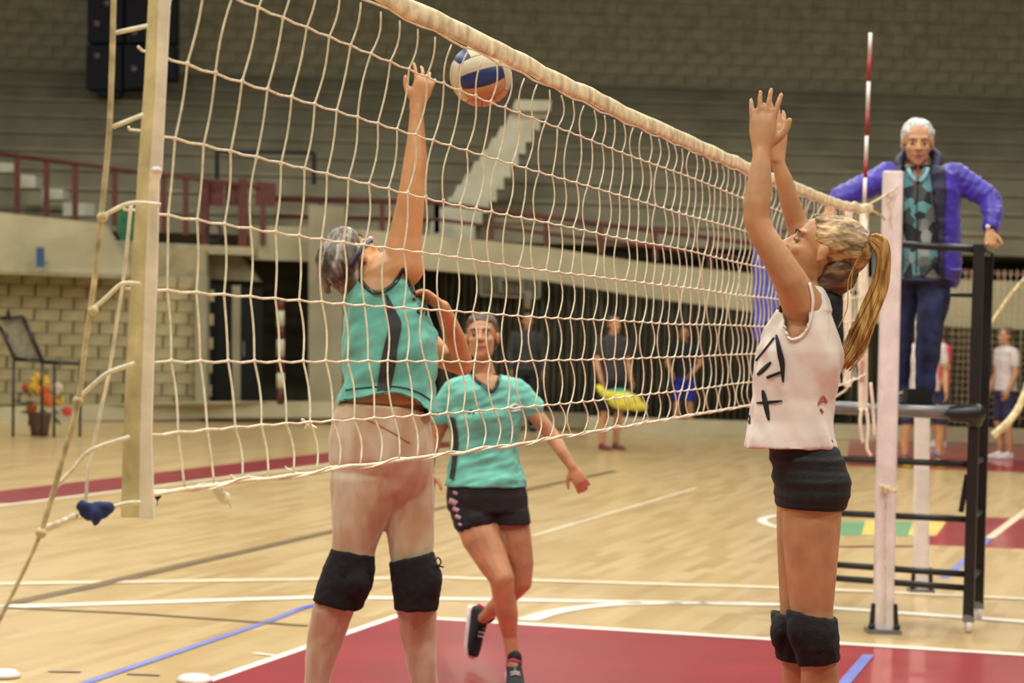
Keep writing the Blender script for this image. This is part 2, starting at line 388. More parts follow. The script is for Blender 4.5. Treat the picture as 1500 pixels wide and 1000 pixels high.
# ---- block walls -------------------------------------------------
def wall_blocks(root, x0, x1, y0, y1, Y, bw, bh, m, depth=.12, skip=None, mort=None, limit=300):
    """running bond; each block proud of the mortar bed"""
    a = P(x0, y1, Y); b = P(x1, y0, Y); W = b.x-a.x; z0 = P((x0+x1)/2, y1, Y).z; z1 = P((x0+x1)/2, y0, Y).z; H = z1-z0
    me = MB().box((0, 0, 0), (bw/2-.006, depth/2, bh/2-.006)).mesh('block')
    bm = bmesh.new(); bm.from_mesh(me); bmesh.ops.bevel(bm, geom=[e for e in bm.edges if all(v.co.y < 0 for v in e.verts)], offset=.012, segments=1, affect='EDGES'); bm.to_mesh(me); bm.free()
    me.materials.append(m); rest = MB(); n = 0; rows = int(H/bh); cols = int(W/bw)+1; base = [v.co.copy() for v in me.vertices]; fc = [tuple(p.vertices) for p in me.polygons]
    for r in range(rows):
        for c in range(cols):
            p = Vector((a.x+(c+.5*(r % 2))*bw+bw/2, Y-random.uniform(0, .012), z0+(r+.5)*bh)); q = px(p)
            if skip and skip(q): continue
            if q[0] < -30 or q[0] > 1530 or q[1] < -20: continue
            if n < limit:
                o = new('block', me); o.location = p; parent_keep(o, root); n += 1
            else: rest.add([v+p for v in base], fc)
    if rest.v: tag(rest.build('block_courses', m, root), kind='stuff')
Y_UP = 54
wall_back = slab([(-700, -420), (2300, -370), (2300, 345), (-700, 275)], Y_UP+.055, .4).build('wall_back', M['mortar']); tag(wall_back, kind='structure')
wall_blocks(wall_back, -60, 1560, -60, 175, Y_UP+.1, .52, .27, M['block_up'])
# stepped bleachers behind the rail, risers and treads
bl = empty('bleachers', P(750, 330, 46), 'long grey concrete bleacher tiers rising below the upper block wall', 'bleachers')
NS = 9
for k in range(NS):
    t = k/NS; Ya = 43.5+(Y_UP-43.5)*t; z0 = 3.3+3.9*t; z1 = 3.3+3.9*(k+1)/NS
    b = MB().box((0, (Ya+Y_UP)/2, (z0+z1)/2), (16, (Y_UP-Ya)/2, (z1-z0)/2))
    b.box((0, Ya-.01, z1-.04), (16, .04, .04))
    b.build('tier', M['concrete_d'], bl)
# pale stair climbing the tiers
st = empty('concrete_staircase', P(660, 335, 43), 'pale concrete staircase climbing diagonally to the right up the bleachers', 'staircase')
NB = 11
for k in range(NB):
    t = k/NB; y1 = 340-190*(t+1/NB); y0 = 372 if k == 0 else 340-190*t+6
    xl = 622+(762-622)*t; xr = 690+(806-690)*(t+.05)
    slab([(xl, y0), (xl+10, y1), (xr, y1), (xr, y0)], 42.9-.0*t+.03*k, .9).build('step', M['stair'], st)
slab([(755, 146), (808, 147), (806, 162), (750, 162)], 43.0, .9).build('landing', M['stair'], st)
# dark wall and curtain under the seating
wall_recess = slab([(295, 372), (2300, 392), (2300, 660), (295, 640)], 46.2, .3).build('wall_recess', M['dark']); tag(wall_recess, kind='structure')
def curtain(x0, x1, y0, y1, Y, lb, pl=.5):
    a = P(x0, y1, Y); b = P(x1, y0, Y); n = int((b.x-a.x)/.12)*4; vs = []
    for z in (max(a.z, .02), b.z):
        for i in range(n+1):
            x = a.x+(b.x-a.x)*i/n; vs.append((x, Y+.10*math.sin(i*PI/2*1.0)+.05*math.sin(i*.37), z))
    o = MB().add(vs, [(i, i+1, n+2+i, n+1+i) for i in range(n)]).build('curtain', M['curtain'], None, True)
    q = o.modifiers.new('t', 'SOLIDIFY'); q.thickness = .02; return tag(o, lb, 'curtain')
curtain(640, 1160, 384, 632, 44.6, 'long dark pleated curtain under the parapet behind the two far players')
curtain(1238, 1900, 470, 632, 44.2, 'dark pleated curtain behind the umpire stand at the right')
# parapet beam
par = slab([(366, 330), (500, 334), (640, 345), (800, 362), (950, 385), (1100, 400), (1250, 405), (2300, 436), (2300, 512), (1250, 472), (1100, 456), (950, 436), (800, 411), (640, 396), (500, 384), (366, 380)], 42.0, .5)
tag(par.build('trim_1', M['concrete']), kind='structure')
tag(slab([(168, 352), (372, 362), (372, 374), (168, 366)], 41.6, 1.8).build('trim_2', M['concrete']), kind='structure')
tag(slab([(300, 374), (352, 374), (380, 412), (300, 408)], 42.4, .6).build('trim_3', M['concrete']), kind='structure')
# kerb
tag(slab([(-60, 598), (300, 589), (520, 588), (520, 611), (300, 612), (-60, 622)], [37.9]*1+[40.6, 41, 41, 40.6, 37.9], .5).build('baseboard_left', M['concrete']), kind='structure')
tag(slab([(520, 594), (860, 606), (860, 626), (520, 611)], 41.2, .4).build('baseboard_middle', M['concrete_d']), kind='structure')
tag(slab([(860, 610), (1240, 622), (2300, 650), (2300, 672), (1240, 644), (860, 634)], 40.3, .4).build('baseboard_right', M['concrete']), kind='structure')
# left block wall
tag(slab([(286, 404), (303, 404), (303, 600), (286, 600)], 40.9, .4).build('trim_8', M['concrete_d']), kind='structure')
tag(slab([(-800, 266), (-60, 304), (-60, 622), (-800, 660)], [36.0, 39.45, 39.45, 36.0], .5).build('wall_left_1', M['mortar_b']), kind='structure')
wl = slab([(-60, 396), (188, 362), (302, 366), (302, 600), (-60, 606)], [40.2, 41.0, 41.4, 41.4, 40.2], .5).build('wall_left', M['mortar_b']); tag(wl, kind='structure')
def wblocks_left():
    me = MB().box((0, 0, 0), (.2075, .06, .0995)).mesh('block')
    bm = bmesh.new(); bm.from_mesh(me); bmesh.ops.bevel(bm, geom=[e for e in bm.edges if all(v.co.y < 0 for v in e.verts)], offset=.012, segments=1, affect='EDGES'); bm.to_mesh(me); bm.free()
    me.materials.append(M['block'])
    for r in range(12):
        for c in range(24):
            t = (c+.5*(r % 2))*.42-.6; a = P(-40, 600, 40.3)
            Yw = 40.27+1.2*(t/4.2); p = Vector((a.x+.3+t, Yw-.0-random.uniform(0, .015), .30+r*.205)); q = px(p)
            if q[0] < -22 or q[0] > 298 or q[1] < 404: continue
            o = new('block', me); o.location = p; o.rotation_euler.z = math.atan2(1.2, 4.2); parent_keep(o, wl)
wblocks_left()
tag(slab([(-60, 305), (150, 327), (188, 392), (190, 402), (-60, 394)], [39.4, 40, 40.2, 40.2, 39.4], .5).build('trim_4', M['concrete']), kind='structure')
tag(slab([(-60, 393), (190, 402), (190, 408), (-60, 399)], [39.2, 40.0, 40.0, 39.2], .4).build('trim_5', M['mortar_b']), kind='structure')
tag(slab([(452, 300), (505, 302), (500, 600), (452, 600)], 41.0, .6).build('trim_6', M['concrete_d']), kind='structure')
d1 = slab([(303, 417), (340, 418), (340, 588), (303, 588)], 41.5, .1).build('door_1', M['black_door']); tag(d1, kind='structure')
d2 = slab([(352, 420), (384, 421), (384, 588), (352, 588)], 41.5, .1).build('door_2', M['black_door']); tag(d2, kind='structure')
tag(slab([(340, 418), (352, 418), (352, 590), (340, 590)], 41.45, .2).build('trim_7', M['concrete_d']), kind='structure')
for d_, x in ((d1, 334), (d2, 357)): MB().tube([P(x, 500, 41.4), P(x, 522, 41.4)], .02).build('door_handle', M['grey_metal'], d_)
# striped pole in the recess
sp = empty('striped_pole', P(411, 592, 40), 'red and white striped round pole standing in the dark recess at left', 'pole')
ys = [438, 455, 477, 497, 522, 546, 568, 592]
for i in range(7): MB().tube([P(411, ys[i], 40), P(411, ys[i+1], 40)], .065, 14).build('band', M['rail_red'] if i % 2 == 0 else M['stair'], sp, True)
# railings
def railing(pts, Ys, hpx, posts, lb, r=.035, mid=False):
    o = empty('railing', P(*pts[0], Ys[0]), lb, 'railing')
    L = [P(x, y, Y) for (x, y), Y in zip(pts, Ys)]; MB().tube(L, r).build('rail', M['rail_red'], o, True)
    if mid: MB().tube([P(x, y+hpx*.55, Y) for (x, y), Y in zip(pts, Ys)], r*.8).build('rail', M['rail_red'], o, True)
    for x in posts:
        for i in range(len(pts)-1):
            if pts[i][0] <= x <= pts[i+1][0]:
                t = (x-pts[i][0])/(pts[i+1][0]-pts[i][0]); y = pts[i][1]+t*(pts[i+1][1]-pts[i][1]); Y = Ys[i]+t*(Ys[i+1]-Ys[i])
                MB().bar(P(x, y, Y), P(x, y+hpx, Y), .09, .05).build('post', M['rail_red'], o)
railing([(-20, 223), (400, 276), (404, 278)], [40, 42, 42], 84, [25, 68, 110, 168, 240, 272, 385], 'dark red railing along the upper level at the far left')
railing([(404, 292), (640, 297), (1100, 356), (1250, 374)], [42.3]*4, 44, [470, 560, 640, 720, 800, 880, 960, 1040, 1120, 1200], 'dark red railing running above the pale parapet in the centre', .04, True)
railing([(1395, 396), (1560, 404)], [42.2]*2, 14, [1420, 1470, 1520], 'short dark red railing at the far right edge', .04)
gt = empty('red_gate', P(325, 360, 41.8), 'dark red gate panels with thick posts on the upper level', 'gate')
for x in (300, 356): MB().bar(P(x, 262, 41.8), P(x, 362, 41.8), .15, .1).build('post', M['rail_red'], gt)
for x0, x1 in ((303, 327), (330, 353), (374, 404)): slab([(x0, 266), (x1, 268), (x1, 302), (x0, 300)], 41.9, .05).build('panel', M['rail_red'], gt)
fr = empty('frame', P(320, 220, 42.4), 'thin dark rectangular frame standing above the red gate', 'frame')
for a, b in (((318, 221), (318, 262)), ((318, 221), (460, 224)), ((460, 224), (460, 270))): MB().tube([P(*a, 42.4), P(*b, 42.4)], .04).build('bar', M['black_metal'], fr)
tag(MB().tube([P(313+10*math.cos(a*PI/8), 340+14*math.sin(a*PI/8), 41.5) for a in range(17)], .025).build('hose', M['black_metal'], None, True), 'coiled dark hose hanging under the red gate', 'hose')
# upper level left: pale steps
sl = empty('short_staircase', P(60, 316, 42), 'short flight of pale steps going down behind the far left railing', 'staircase')
for i, (x0, y0, x1, y1) in enumerate(((-10, 237, 20, 252), (30, 255, 52, 275), (62, 275, 92, 292), (92, 296, 138, 316))):
    slab([(x0, y0), (x1, y0+2), (x1, y1), (x0, y1)], 42.9-.3*i, .6).build('step', M['stair'], sl)
# green panel, blue sign
tag(slab([(163, 322), (174, 298), (205, 298), (205, 352), (178, 354)], 41.7, .3).build('green_bin', mat('green_plastic', (62, 122, 84), .5)), 'green tapered bin on the end of the upper ledge', 'bin')
sg = slab([(53, 362), (64, 362), (64, 391), (53, 391)], 39.3, .06).build('wall_sign', mat('blue_sign', (52, 88, 128), .5)); tag(sg, 'small upright blue sign on the pale parapet at left', 'sign')
slab([(66, 383), (70, 383), (70, 386), (66, 386)], 39.3, .05).build('bracket', M['grey_metal'], sg)
# hanging cabinet top left
cb = empty('speaker_cluster', P(190, 130, 50), 'dark cluster of loudspeaker cabinets hung high on the left wall', 'loudspeaker')
md = mat('dark_navy_case', (30, 29, 40), .7, .1)
for pg in (((128, -40), (180, -40), (180, 62), (128, 62)), ((184, -40), (256, -40), (256, 62), (184, 62)), ((126, 66), (178, 66), (178, 132), (126, 130)), ((182, 66), (214, 66), (210, 128), (182, 130)), ((218, 66), (256, 66), (256, 116), (218, 116))):
    slab(pg, 50, .7).build('cabinet', md, cb)
slab([(140, 130), (176, 132), (174, 142), (142, 140)], 50.1, .5).build('bracket', md, cb)
for x, y in ((157, 5), (142, 82), (196, 101), (142, 35), (197, 48)):
    c = P(x, y, 49.97); MB().loft([(c+Vector((0, d, 0)), Vector((.075, 0, 0))*k, Vector((0, 0, .075))*k) for d, k in ((.02, 1), (-.03, 1), (-.05, .6))], 14, 2).build('tweeter', M['grey_metal'], cb, True)
# basketball backboard faint behind the curtain of the middle bay
bb = empty('basketball_backboard', P(748, 440, 43), 'pale basketball backboard hanging in front of the dark curtain', 'backboard')
slab([(704, 392), (790, 396), (790, 436), (704, 432)], 43.6, .05).build('board', mat('smoky_acrylic', (132, 130, 112), .3), bb)
for a, b in (((704, 392), (790, 396)), ((790, 396), (790, 436)), ((790, 436), (704, 432)), ((704, 432), (704, 392)), ((733, 408), (765, 410)), ((733, 428), (733, 408)), ((765, 430), (765, 410))): MB().bar(P(*a, 43.55), P(*b, 43.55), .05, .04, (0, 1, 0)).build('border', M['stair'], bb)
c = P(750, 432, 43.2); MB().tube([c+Vector((.225*math.cos(a*PI/10), .225*math.sin(a*PI/10), 0)) for a in range(21)], .012).build('hoop', M['rail_red'], bb, True)
MB().loft([(P(773, y, 43.3), Vector((r, 0, 0)), Vector((0, r, 0))) for y, r in ((426, .08), (452, .06))], 12, 2).build('net', M['stair'], bb, True)
MB().bar(P(752, 392, 43.8), P(752, 376, 43.8), .16, .1).build('arm', M['black_metal'], bb)
# blue banner
bnr = slab([(1104, 330), (1140, 334), (1140, 470), (1120, 470), (1112, 500), (1104, 496)], 41.9, .08)
tag(bnr.build('banner', mat('lilac_blue_cloth', (98, 100, 178), .7)), 'lilac blue banner hanging behind the net beside the blocking player', 'banner')
ct = MB().tube([P(1122, 378, 38), P(1122, 372, 38)], .02)
# divider net far behind the umpire stand
dn = MB(); Yd = 38.5
for i in range(20):
    x = 1386+i*9.5; dn.tube([P(x, 395, Yd), P(x-3+4*math.sin(i), 500, Yd+.1), P(x-6, 622, Yd)], .0065, 4)
for j in range(22): dn.tube([P(1386, 398+j*10, Yd), P(1480, 402+j*10, Yd+.1), P(1575, 405+j*10, Yd)], .005, 4)
tag(dn.build('divider_net', M['rope'], None, True), 'fine pale netting hanging across the hall behind the umpire stand', 'net')
nr = MB().tube([P(*q, 17) for q in smoothline([(1510, 398), (1480, 432), (1462, 458), (1450, 476)], 6)], .012)
tag(nr.build('rope', M['rope'], None, True), 'pale slack rope running down behind the right side of the umpire stand', 'rope')
nr = MB().tube([P(*q, 16) for q in smoothline([(1512, 540), (1500, 580), (1482, 612), (1455, 638)], 6)], .025)
tag(nr.build('net_tape', M['tape'], None, True), 'sagging pale net tape curving in from the right edge', 'net tape')
# easel frame at left and bouquet
es = empty('folding_stand', FL(60, 640), 'thin black metal stand with a slanted mesh panel by the left wall', 'stand')
Ye = FL(40, 642).y
def eb(a, b, r=.02): MB().tube([P(*a, Ye), P(*b, Ye)], r).build('bar', M['black_metal'], es, True)
for a, b in (((0, 466), (34, 464)), ((34, 464), (62, 528)), ((62, 528), (22, 526)), ((22, 526), (0, 478)), ((62, 530), (115, 532))): eb(a, b, .028)
for x in (20, 62, 80, 118): MB().tube([P(x, 527, Ye+(.4 if x in (80,) else 0)), P(x-1, 640, Ye+(.1 if x == 80 else 0))], .02).build('leg', M['black_metal'], es, True)
slab([(4, 470), (33, 468), (58, 524), (24, 522)], Ye+.03, .02).build('mesh_panel', mat('grey_mesh', (120, 114, 94), .8), es)
MB().tube([P(12, 462, Ye), P(12, 456, Ye)], .03).build('clip', M['black_metal'], es)
bq = empty('flower_arrangement', FL(62, 640), 'bouquet of yellow and orange flowers with dark leaves in a pot by the left wall', 'flowers')
Yb = FL(62, 636).y-.5; cc = P(60, 628, Yb)
MB().loft([(P(58, y, Yb), Vector((r, 0, 0)), Vector((0, r, 0))) for y, r in ((640, .12), (625, .14), (608, .17), (604, .18))], 16, 2).build('pot', mat('brown_pot', (88, 62, 42), .7), bq, True)
cols = [mat('yellow_petals', (214, 168, 50), .7), mat('orange_petals', (204, 96, 42), .7), mat('cream_petals', (206, 190, 158), .7), mat('red_petals', (190, 62, 42), .7)]
for i, (x, y, r, ci) in enumerate(((60, 560, 13, 0), (50, 570, 9, 0), (84, 568, 8, 2), (40, 584, 8, 2), (72, 588, 8, 1), (99, 602, 7, 3), (48, 598, 7, 1), (66, 574, 9, 1), (88, 586, 6, 0), (38, 566, 5, 3))):
    c = P(x, y, Yb-.05*(i % 3)); b = MB(); R_ = r/91
    for k in range(9):
        a = k*2*PI/9; d = Vector((math.cos(a), -.5, math.sin(a))); b.ell(c+d*R_*.55, (Vector((math.cos(a), 0, math.sin(a)))*R_*.5, Vector((0, 1, 0))*R_*.2, Vector((-math.sin(a), 0, math.cos(a)))*R_*.3), 8, 5)
    b.ell(c-Vector((0, R_*.4, 0)), (Vector((R_*.3, 0, 0)), Vector((0, R_*.3, 0)), Vector((0, 0, R_*.3))), 8, 6).build('flower', cols[ci], bq, True)
lm = mat('dark_leaf', (62, 68, 34), .6); me = None
for i in range(36):
    a = random.uniform(0, 2*PI); rr = random.uniform(.1, .36); c = P(60, 590, Yb)+Vector((rr*math.cos(a), random.uniform(-.15, .15), rr*.9*math.sin(a)))
    d = Vector((math.cos(a+random.uniform(-.6, .6)), random.uniform(-.4, .2), math.sin(a))).normalized(); s_ = d.orthogonal().normalized(); L = random.uniform(.1, .2)
    MB().add([c-d*L*.5, c+s_*L*.16, c+d*L*.5, c-s_*L*.16, c+d.cross(s_)*.012], [(0, 1, 4), (1, 2, 4), (2, 3, 4), (3, 0, 4), (0, 3, 2, 1)]).build('leaf', lm, bq)
# ================================================================ NET
NA = Vector((-.587, 3.876, 0)); NL = 9.5
R_END = Vector((1.965, 13.2, 0)); NDIR = (R_END-NA).normalized(); NPERP = Vector((NDIR.y, -NDIR.x, 0)); NL = (R_END-NA).length
def interp(t, pts):
    for (a, va), (b, vb) in zip(pts, pts[1:]):
        if t <= b: return va+(vb-va)*max(0, (t-a)/(b-a))
    return pts[-1][1]
def ztop(s): return interp(s/NL, [(0, 2.385), (.35, 2.345), (.62, 2.34), (.85, 2.355), (.95, 2.385), (1, 2.415)])
def zbot(s): return interp(s/NL, [(0, 1.398), (.25, 1.392), (.6, 1.412), (.8, 1.42), (.93, 1.47), (1, 1.50)])
def net_pt(s, v):           # v 0 bottom .. 1 top; the net bellies a little away from the viewer
    b = math.sin(PI*min(max(v, 0), 1))*(.035+.03*math.sin(s*.9+1)); sh = -.10*(1-v)*max(0, 1-s/5)
    z = zbot(s)+(ztop(s)-zbot(s))*v
    q = NA+NDIR*max(s+sh, .02)-NPERP*b; return Vector((q.x, q.y, z))
net = empty('volleyball_net', (NA.x, NA.y, 0), 'long white volleyball net stretched across the court above the red paint', 'net')
tp = [net_pt(NL*i/90, 1) for i in range(91)]
tb = MB(); rings = []
for i, p in enumerate(tp):
    k = 1+.05*noise.noise(Vector((i*.7, 0, 0)))
    rings.append((p+Vector((0, 0, .012*noise.noise(Vector((i*.45, 3, 0))))), NPERP*.010*k, Vector((0, 0, .0225*k))))
tb.loft(rings, 14, 3).build('top_tape', M['tape'], net, True)
MB().tube([p+Vector((0, 0, -.027+.004*math.sin(i*1.9))) for i, p in enumerate(tp)], .0028, 6).build('lacing_cord', M['cord'], net, True)
NR = 8; NCOL = 76; SP = NL/NCOL
rowv = [0]+[(.085+(i-1)*.125)*1.0 for i in range(1, NR+1)]     # short last row at the bottom as photographed
rowv = [0, .097, .22, .341, .472, .606, .739, .875, .965]
for r in range(1, NR):
    pts = []
    for i in range(NCOL*2+1):
        s = i*SP/2; q = net_pt(s, rowv[r]); q.z += (.004*math.sin(i*PI) if i % 2 == 0 else -.003)+.006*noise.noise(Vector((s*.8, r*5, 0))); pts.append(q)
    MB().tube(pts, .0024, 6).build('horizontal_cord', M['cord'], net, True)
pts = [net_pt(NL*i/160, 0)+Vector((0, 0, .006*noise.noise(Vector((i*.31, 9, 0))))) for i in range(161)]
MB().tube(pts, .0038, 7).build('bottom_cord', M['cord'], net, True)
MB().tube([p+Vector((0, 0, .006*math.sin(i*.9)))+NPERP*.005*math.cos(i*.9) for i, p in enumerate(pts)], .0022, 5).build('lacing_cord', M['cord'], net, True)
kn = MB()
for c in range(1, NCOL):
    s = c*SP; pts = []; ph = random.uniform(0, 6)
    for r in range(NR):
        v0, v1 = rowv[r], (rowv[r+1] if r < NR-1 else .965); am = (.030 if r == 0 else .013+.014*random.random())*min(1, s/3.0+.15)*random.choice((1, 1, 1, -.8, .6))
        if r == 0 and s < .5: am *= .2
        for k in range(5):
            t = k/5; q = net_pt(s, v0+(v1-v0)*t); pts.append(q+NDIR*(am*math.sin(PI*t)*(1 if r == 0 else .9)*1.15)+NPERP*(am*.25*math.sin(PI*t)))
        if r and s < 7: kn.ell(net_pt(s, v0), (Vector((.0042, 0, 0)), Vector((0, .0042, 0)), Vector((0, 0, .0042))), 6, 4)
    pts.append(net_pt(s, .965)); MB().tube(pts, .0022, 5).build('vertical_cord', M['cord'], net, True)
tag(kn.build('knots', M['cord'], net, True), kind='stuff')
# left end sleeve: two faces of a flattened canvas tube with its stick
Ysl = 3.86
def sleeve(L, Rr, m, name, Y0, Y1, th=.01):
    vs = []; n = len(L)
    for (xa, ya), (xb, yb) in zip(L, Rr):
        a = P(xa, ya, Y0); b = P(xb, yb, Y1); d = Vector((0, th, 0)); vs += [a, b, b+d, a+d]
    fs = [(4*i+k, 4*i+(k+1) % 4, 4*i+4+(k+1) % 4, 4*i+4+k) for i in range(n-1) for k in range(4)]+[(0, 3, 2, 1), (4*n-4, 4*n-3, 4*n-2, 4*n-1)]
    return MB().add(vs, fs).build(name, m, net)
ysv = [-190, -60, 0, 120, 245, 262, 400, 520, 640, 758]
lx = [226, 221, 217, 211, 202, 201, 192, 186, 180, 177]; mx_ = [240, 236, 232, 228, 220, 218, 213, 209, 205, 204]; rx = [257, 252, 248, 242, 236, 232, 229, 224, 221, 225]
sleeve([(x, y) for x, y in zip(lx, ysv)], [(x, y) for x, y in zip(mx_, ysv)], M['sleeve'], 'side_sleeve', Ysl+.01, Ysl-.02)
sleeve([(x, y) for x, y in zip(mx_, ysv)], [(x, y+3) for x, y in zip(rx, ysv)], M['sleeve_w'], 'side_stick', Ysl-.021, Ysl-.01, .016)
MB().ell(P(229, 250, Ysl-.03), (Vector((.009, 0, 0)), Vector((0, .008, 0)), Vector((0, 0, .007))), 10, 8).build('sleeve_clip', M['white_rubber'], net, True)
# ropes left of the sleeve
def cordpx(name, pts, Y, r=.0028, m='cord', n=6):
    return MB().tube([P(x, y, Y) for x, y in smoothline(pts, n)], r, 7).build(name, M[m], net, True)
cordpx('side_rope', [(167, -40), (165, 60), (160, 190), (150, 300), (137, 420), (127, 490), (114, 590), (95, 660), (74, 735), (60, 780)], 3.72, .0045, 'rope')
cordpx('anchor_rope', [(60, 780), (40, 825), (18, 870), (-12, 930)], 3.72, .0035, 'rope')
cordpx('inner_cord', [(192, 300), (186, 360), (180, 415), (170, 480), (160, 545), (148, 600), (135, 660), (128, 700), (126, 735)], 3.78)
for g in ([(170, 48), (216, 38)], [(165, 186), (210, 168)], [(148, 319), (172, 305), (196, 297), (235, 300)], [(134, 455), (160, 432), (180, 415), (205, 416)], [(113, 585), (138, 562), (160, 545), (197, 532)], [(80, 715), (108, 686), (134, 659), (190, 640)], [(62, 778), (75, 770), (112, 760), (180, 738), (206, 736)]): cordpx('rung_cord', g, 3.76, .0036, n=3)
for x, y in ((60, 780), (114, 588), (136, 455), (150, 318)): MB().ell(P(x, y, 3.72), (Vector((.009, 0, 0)), Vector((0, .008, 0)), Vector((0, 0, .009))), 8, 6).build('knot', M['rope'], net, True)
for x, y in ((72, 772), (84, 768), (96, 763), (106, 758)): MB().ell(P(x, y, 3.74), (Vector((.010, 0, .004)), Vector((0, .007, 0)), Vector((-.002, 0, .006))), 8, 6).build('knot', M['cord'], net, True)
# right end band, ties
eb_ = P(1266, 310, 13.2)
for x0, x1, y0, y1 in ((1238, 1248, 296, 566), (1259, 1272, 298, 600)):
    slab([(x0, y0), (x1, y0+2), (x1-1, y1), (x0-1, y1)], 13.15, .02).build('end_band', M['sleeve_w'], net)
for g in ([(1262, 598), (1260, 620), (1264, 650)], [(1269, 598), (1272, 625), (1270, 655), (1276, 668)], [(1275, 560), (1279, 600), (1281, 640)]): MB().tube([P(*q, 13.1) for q in smoothline(g, 5)], .009, 6).build('tie_tape', M['sleeve_w'], net, True)
for g in ([(1272, 300), (1290, 290), (1300, 284)], [(1272, 306), (1292, 316), (1296, 322)]): MB().tube([P(x, y, 13.25+.5*(x-1272)/28) for x, y in g], .007, 6).build('tie_rope', M['rope'], net, True)
MB().tube([P(x, y, 13.2) for x, y in ((1213, 588), (1238, 572), (1252, 553))], .006).build('bottom_tie', M['cord'], net, True)
# ties at the bottom edge of the near end
def ragged(name, lb, pts, r, m, Y, cat, par=None):
    b = MB()
    for g, rr in zip(pts, r): b.chain([P(x, y, Y+d) for x, y, d in g], rr)
    o = b.organic(name, M[m], par, .004, 2, .004, 60); 
    if par is None: tag(o, lb, cat)
    return o
ragged('tied_rag', 'dark blue knotted rag tied on the rope left of the net sleeve', [[(120, 741, 0), (138, 748, 0), (158, 742, 0)], [(126, 752, 0), (140, 756, 0), (156, 750, 0)], [(142, 752, -.01), (139, 768, -.01)], [(122, 744, 0), (122, 754, 0)]], [[.009, .012, .009], [.008, .011, .008], [.009, .005], [.007, .006]], 'navy', 3.74, 'rag')
ragged('tape_tail', None, [[(292, 712, 0), (315, 712, 0), (332, 728, 0)], [(315, 716, 0), (328, 734, 0)], [(330, 732, 0), (340, 740, 0), (334, 750, 0), (322, 748, 0)]], [[.006, .009, .006], [.006, .007], [.003, .0025, .002, .002]], 'sleeve_w', 4.2, None, net)
ragged('black_clip', None, [[(226, 722, 0), (234, 726, 0)], [(231, 726, 0), (231, 740, 0)]], [[.005, .005], [.0035, .003]], 'black_cloth', 3.93, None, net)
for x, y, Y in ((345, 703, 4.45), (425, 690, 4.85), (452, 622, 4.9)):
    ragged('string_bow', None, [[(x-9, y-8, 0), (x, y, 0), (x+12, y+5, 0)], [(x-5, y+6, 0), (x+2, y, 0)]], [[.003, .006, .004], [.0035, .005]], 'cord', Y-.03, None, net)
# antenna
an = empty('net_antenna', P(1264, 300, 13.1), 'thin red and white striped antenna rod rising from the far end of the net', 'antenna')
T0 = P(1266, 300, 13.1); T1 = P(1275, 48, 13.1); base = P(1262, 560, 13.1)
seg = [48, 80, 120, 163, 200, 237, 262, 302]
for i in range(7):
    a = T1+(T0-T1)*((seg[i]-48)/(302-48)); b = T1+(T0-T1)*((seg[i+1]-48)/(302-48)); MB().tube([a, b], .0105, 8).build('band', M['white_rubber'] if i in (0, 2, 4, 6) else mat('antenna_red', (150, 34, 40), .5), an, True)
MB().tube([T0, base], .014, 8).build('pocket', M['sleeve_w'], an, True)
# ================================================================ POSTS
def post(xt, yt, xb, Y, w_, lb, top_fit=False, bx=None):
    b0 = FL(xb, 925) if False else None
    base = P(xb, 925, Y); base.z = 0; top = P(xt, yt, Y)
    o = empty('net_post', base, lb, 'post', None)
    d = (top-base).normalized(); mb = MB(); rings = []
    for z, k in ((0, .96), (.004, 1), (.997, 1), (1, .93)): rings.append((base+(top-base)*z, Vector((w_/2, 0, 0))*k, Vector((0, w_/2, 0))*k))
    mb.loft(rings, 24, 5).build('padding' if w_ > .1 else 'pole', M['white_metal'], o)
    MB().box(base+Vector((0, 0, .012)), (w_*.85, w_*.8, .012)).build('base_plate', M['grey_metal'], o)
    for s_ in (-1, 1):
        MB().bar(base+Vector((s_*w_*.66, -.03, .02)), base+Vector((s_*w_*.56, -.03, .17)), .022, .03).build('bracket', M['black_metal'], o)
        MB().ell(base+Vector((s_*w_*.66, -.05, .04)), (Vector((.02, 0, 0)), Vector((0, .02, 0)), Vector((0, 0, .02))), 8, 6).build('bolt', M['black_metal'], o, True)
    return o
pst = post(1308, 251, 1293, 13.8, .112, 'tall white padded net post at the right end of the net, nearest of two')
MB().loft([(P(1300, 716+k, 13.8), Vector((.060, 0, 0)), Vector((0, .060, 0))) for k in (-6, -2, 2)], 24, 5).build('strap', M['tape'], pst)
MB().chain([P(1291, 712, 13.72), P(1297, 716, 13.72), P(1296, 724, 13.72)], [.012, .018, .01]).build('strap_knot', M['rope'], pst, True)
ln = MB().tube([P(x, y, 13.735) for x, y in ((1298, 725), (1296, 780), (1297, 840), (1296, 915))], .0035, 5).build('cord', M['rope'], pst)
wr = MB()
for g in ([(1292, 290), (1300, 283), (1310, 280), (1308, 290), (1300, 300)], [(1303, 282), (1311, 278), (1317, 272)], [(1303, 300), (1306, 310), (1303, 320), (1307, 332)]): wr.tube([P(x, y, 13.73) for x, y in smoothline(g, 4)], .004, 5)
wr.build('cord', M['rope'], pst, True)
post(1352, 470, 1347, 16.1, .098, 'shorter white net post standing behind the umpire stand, farther of two')
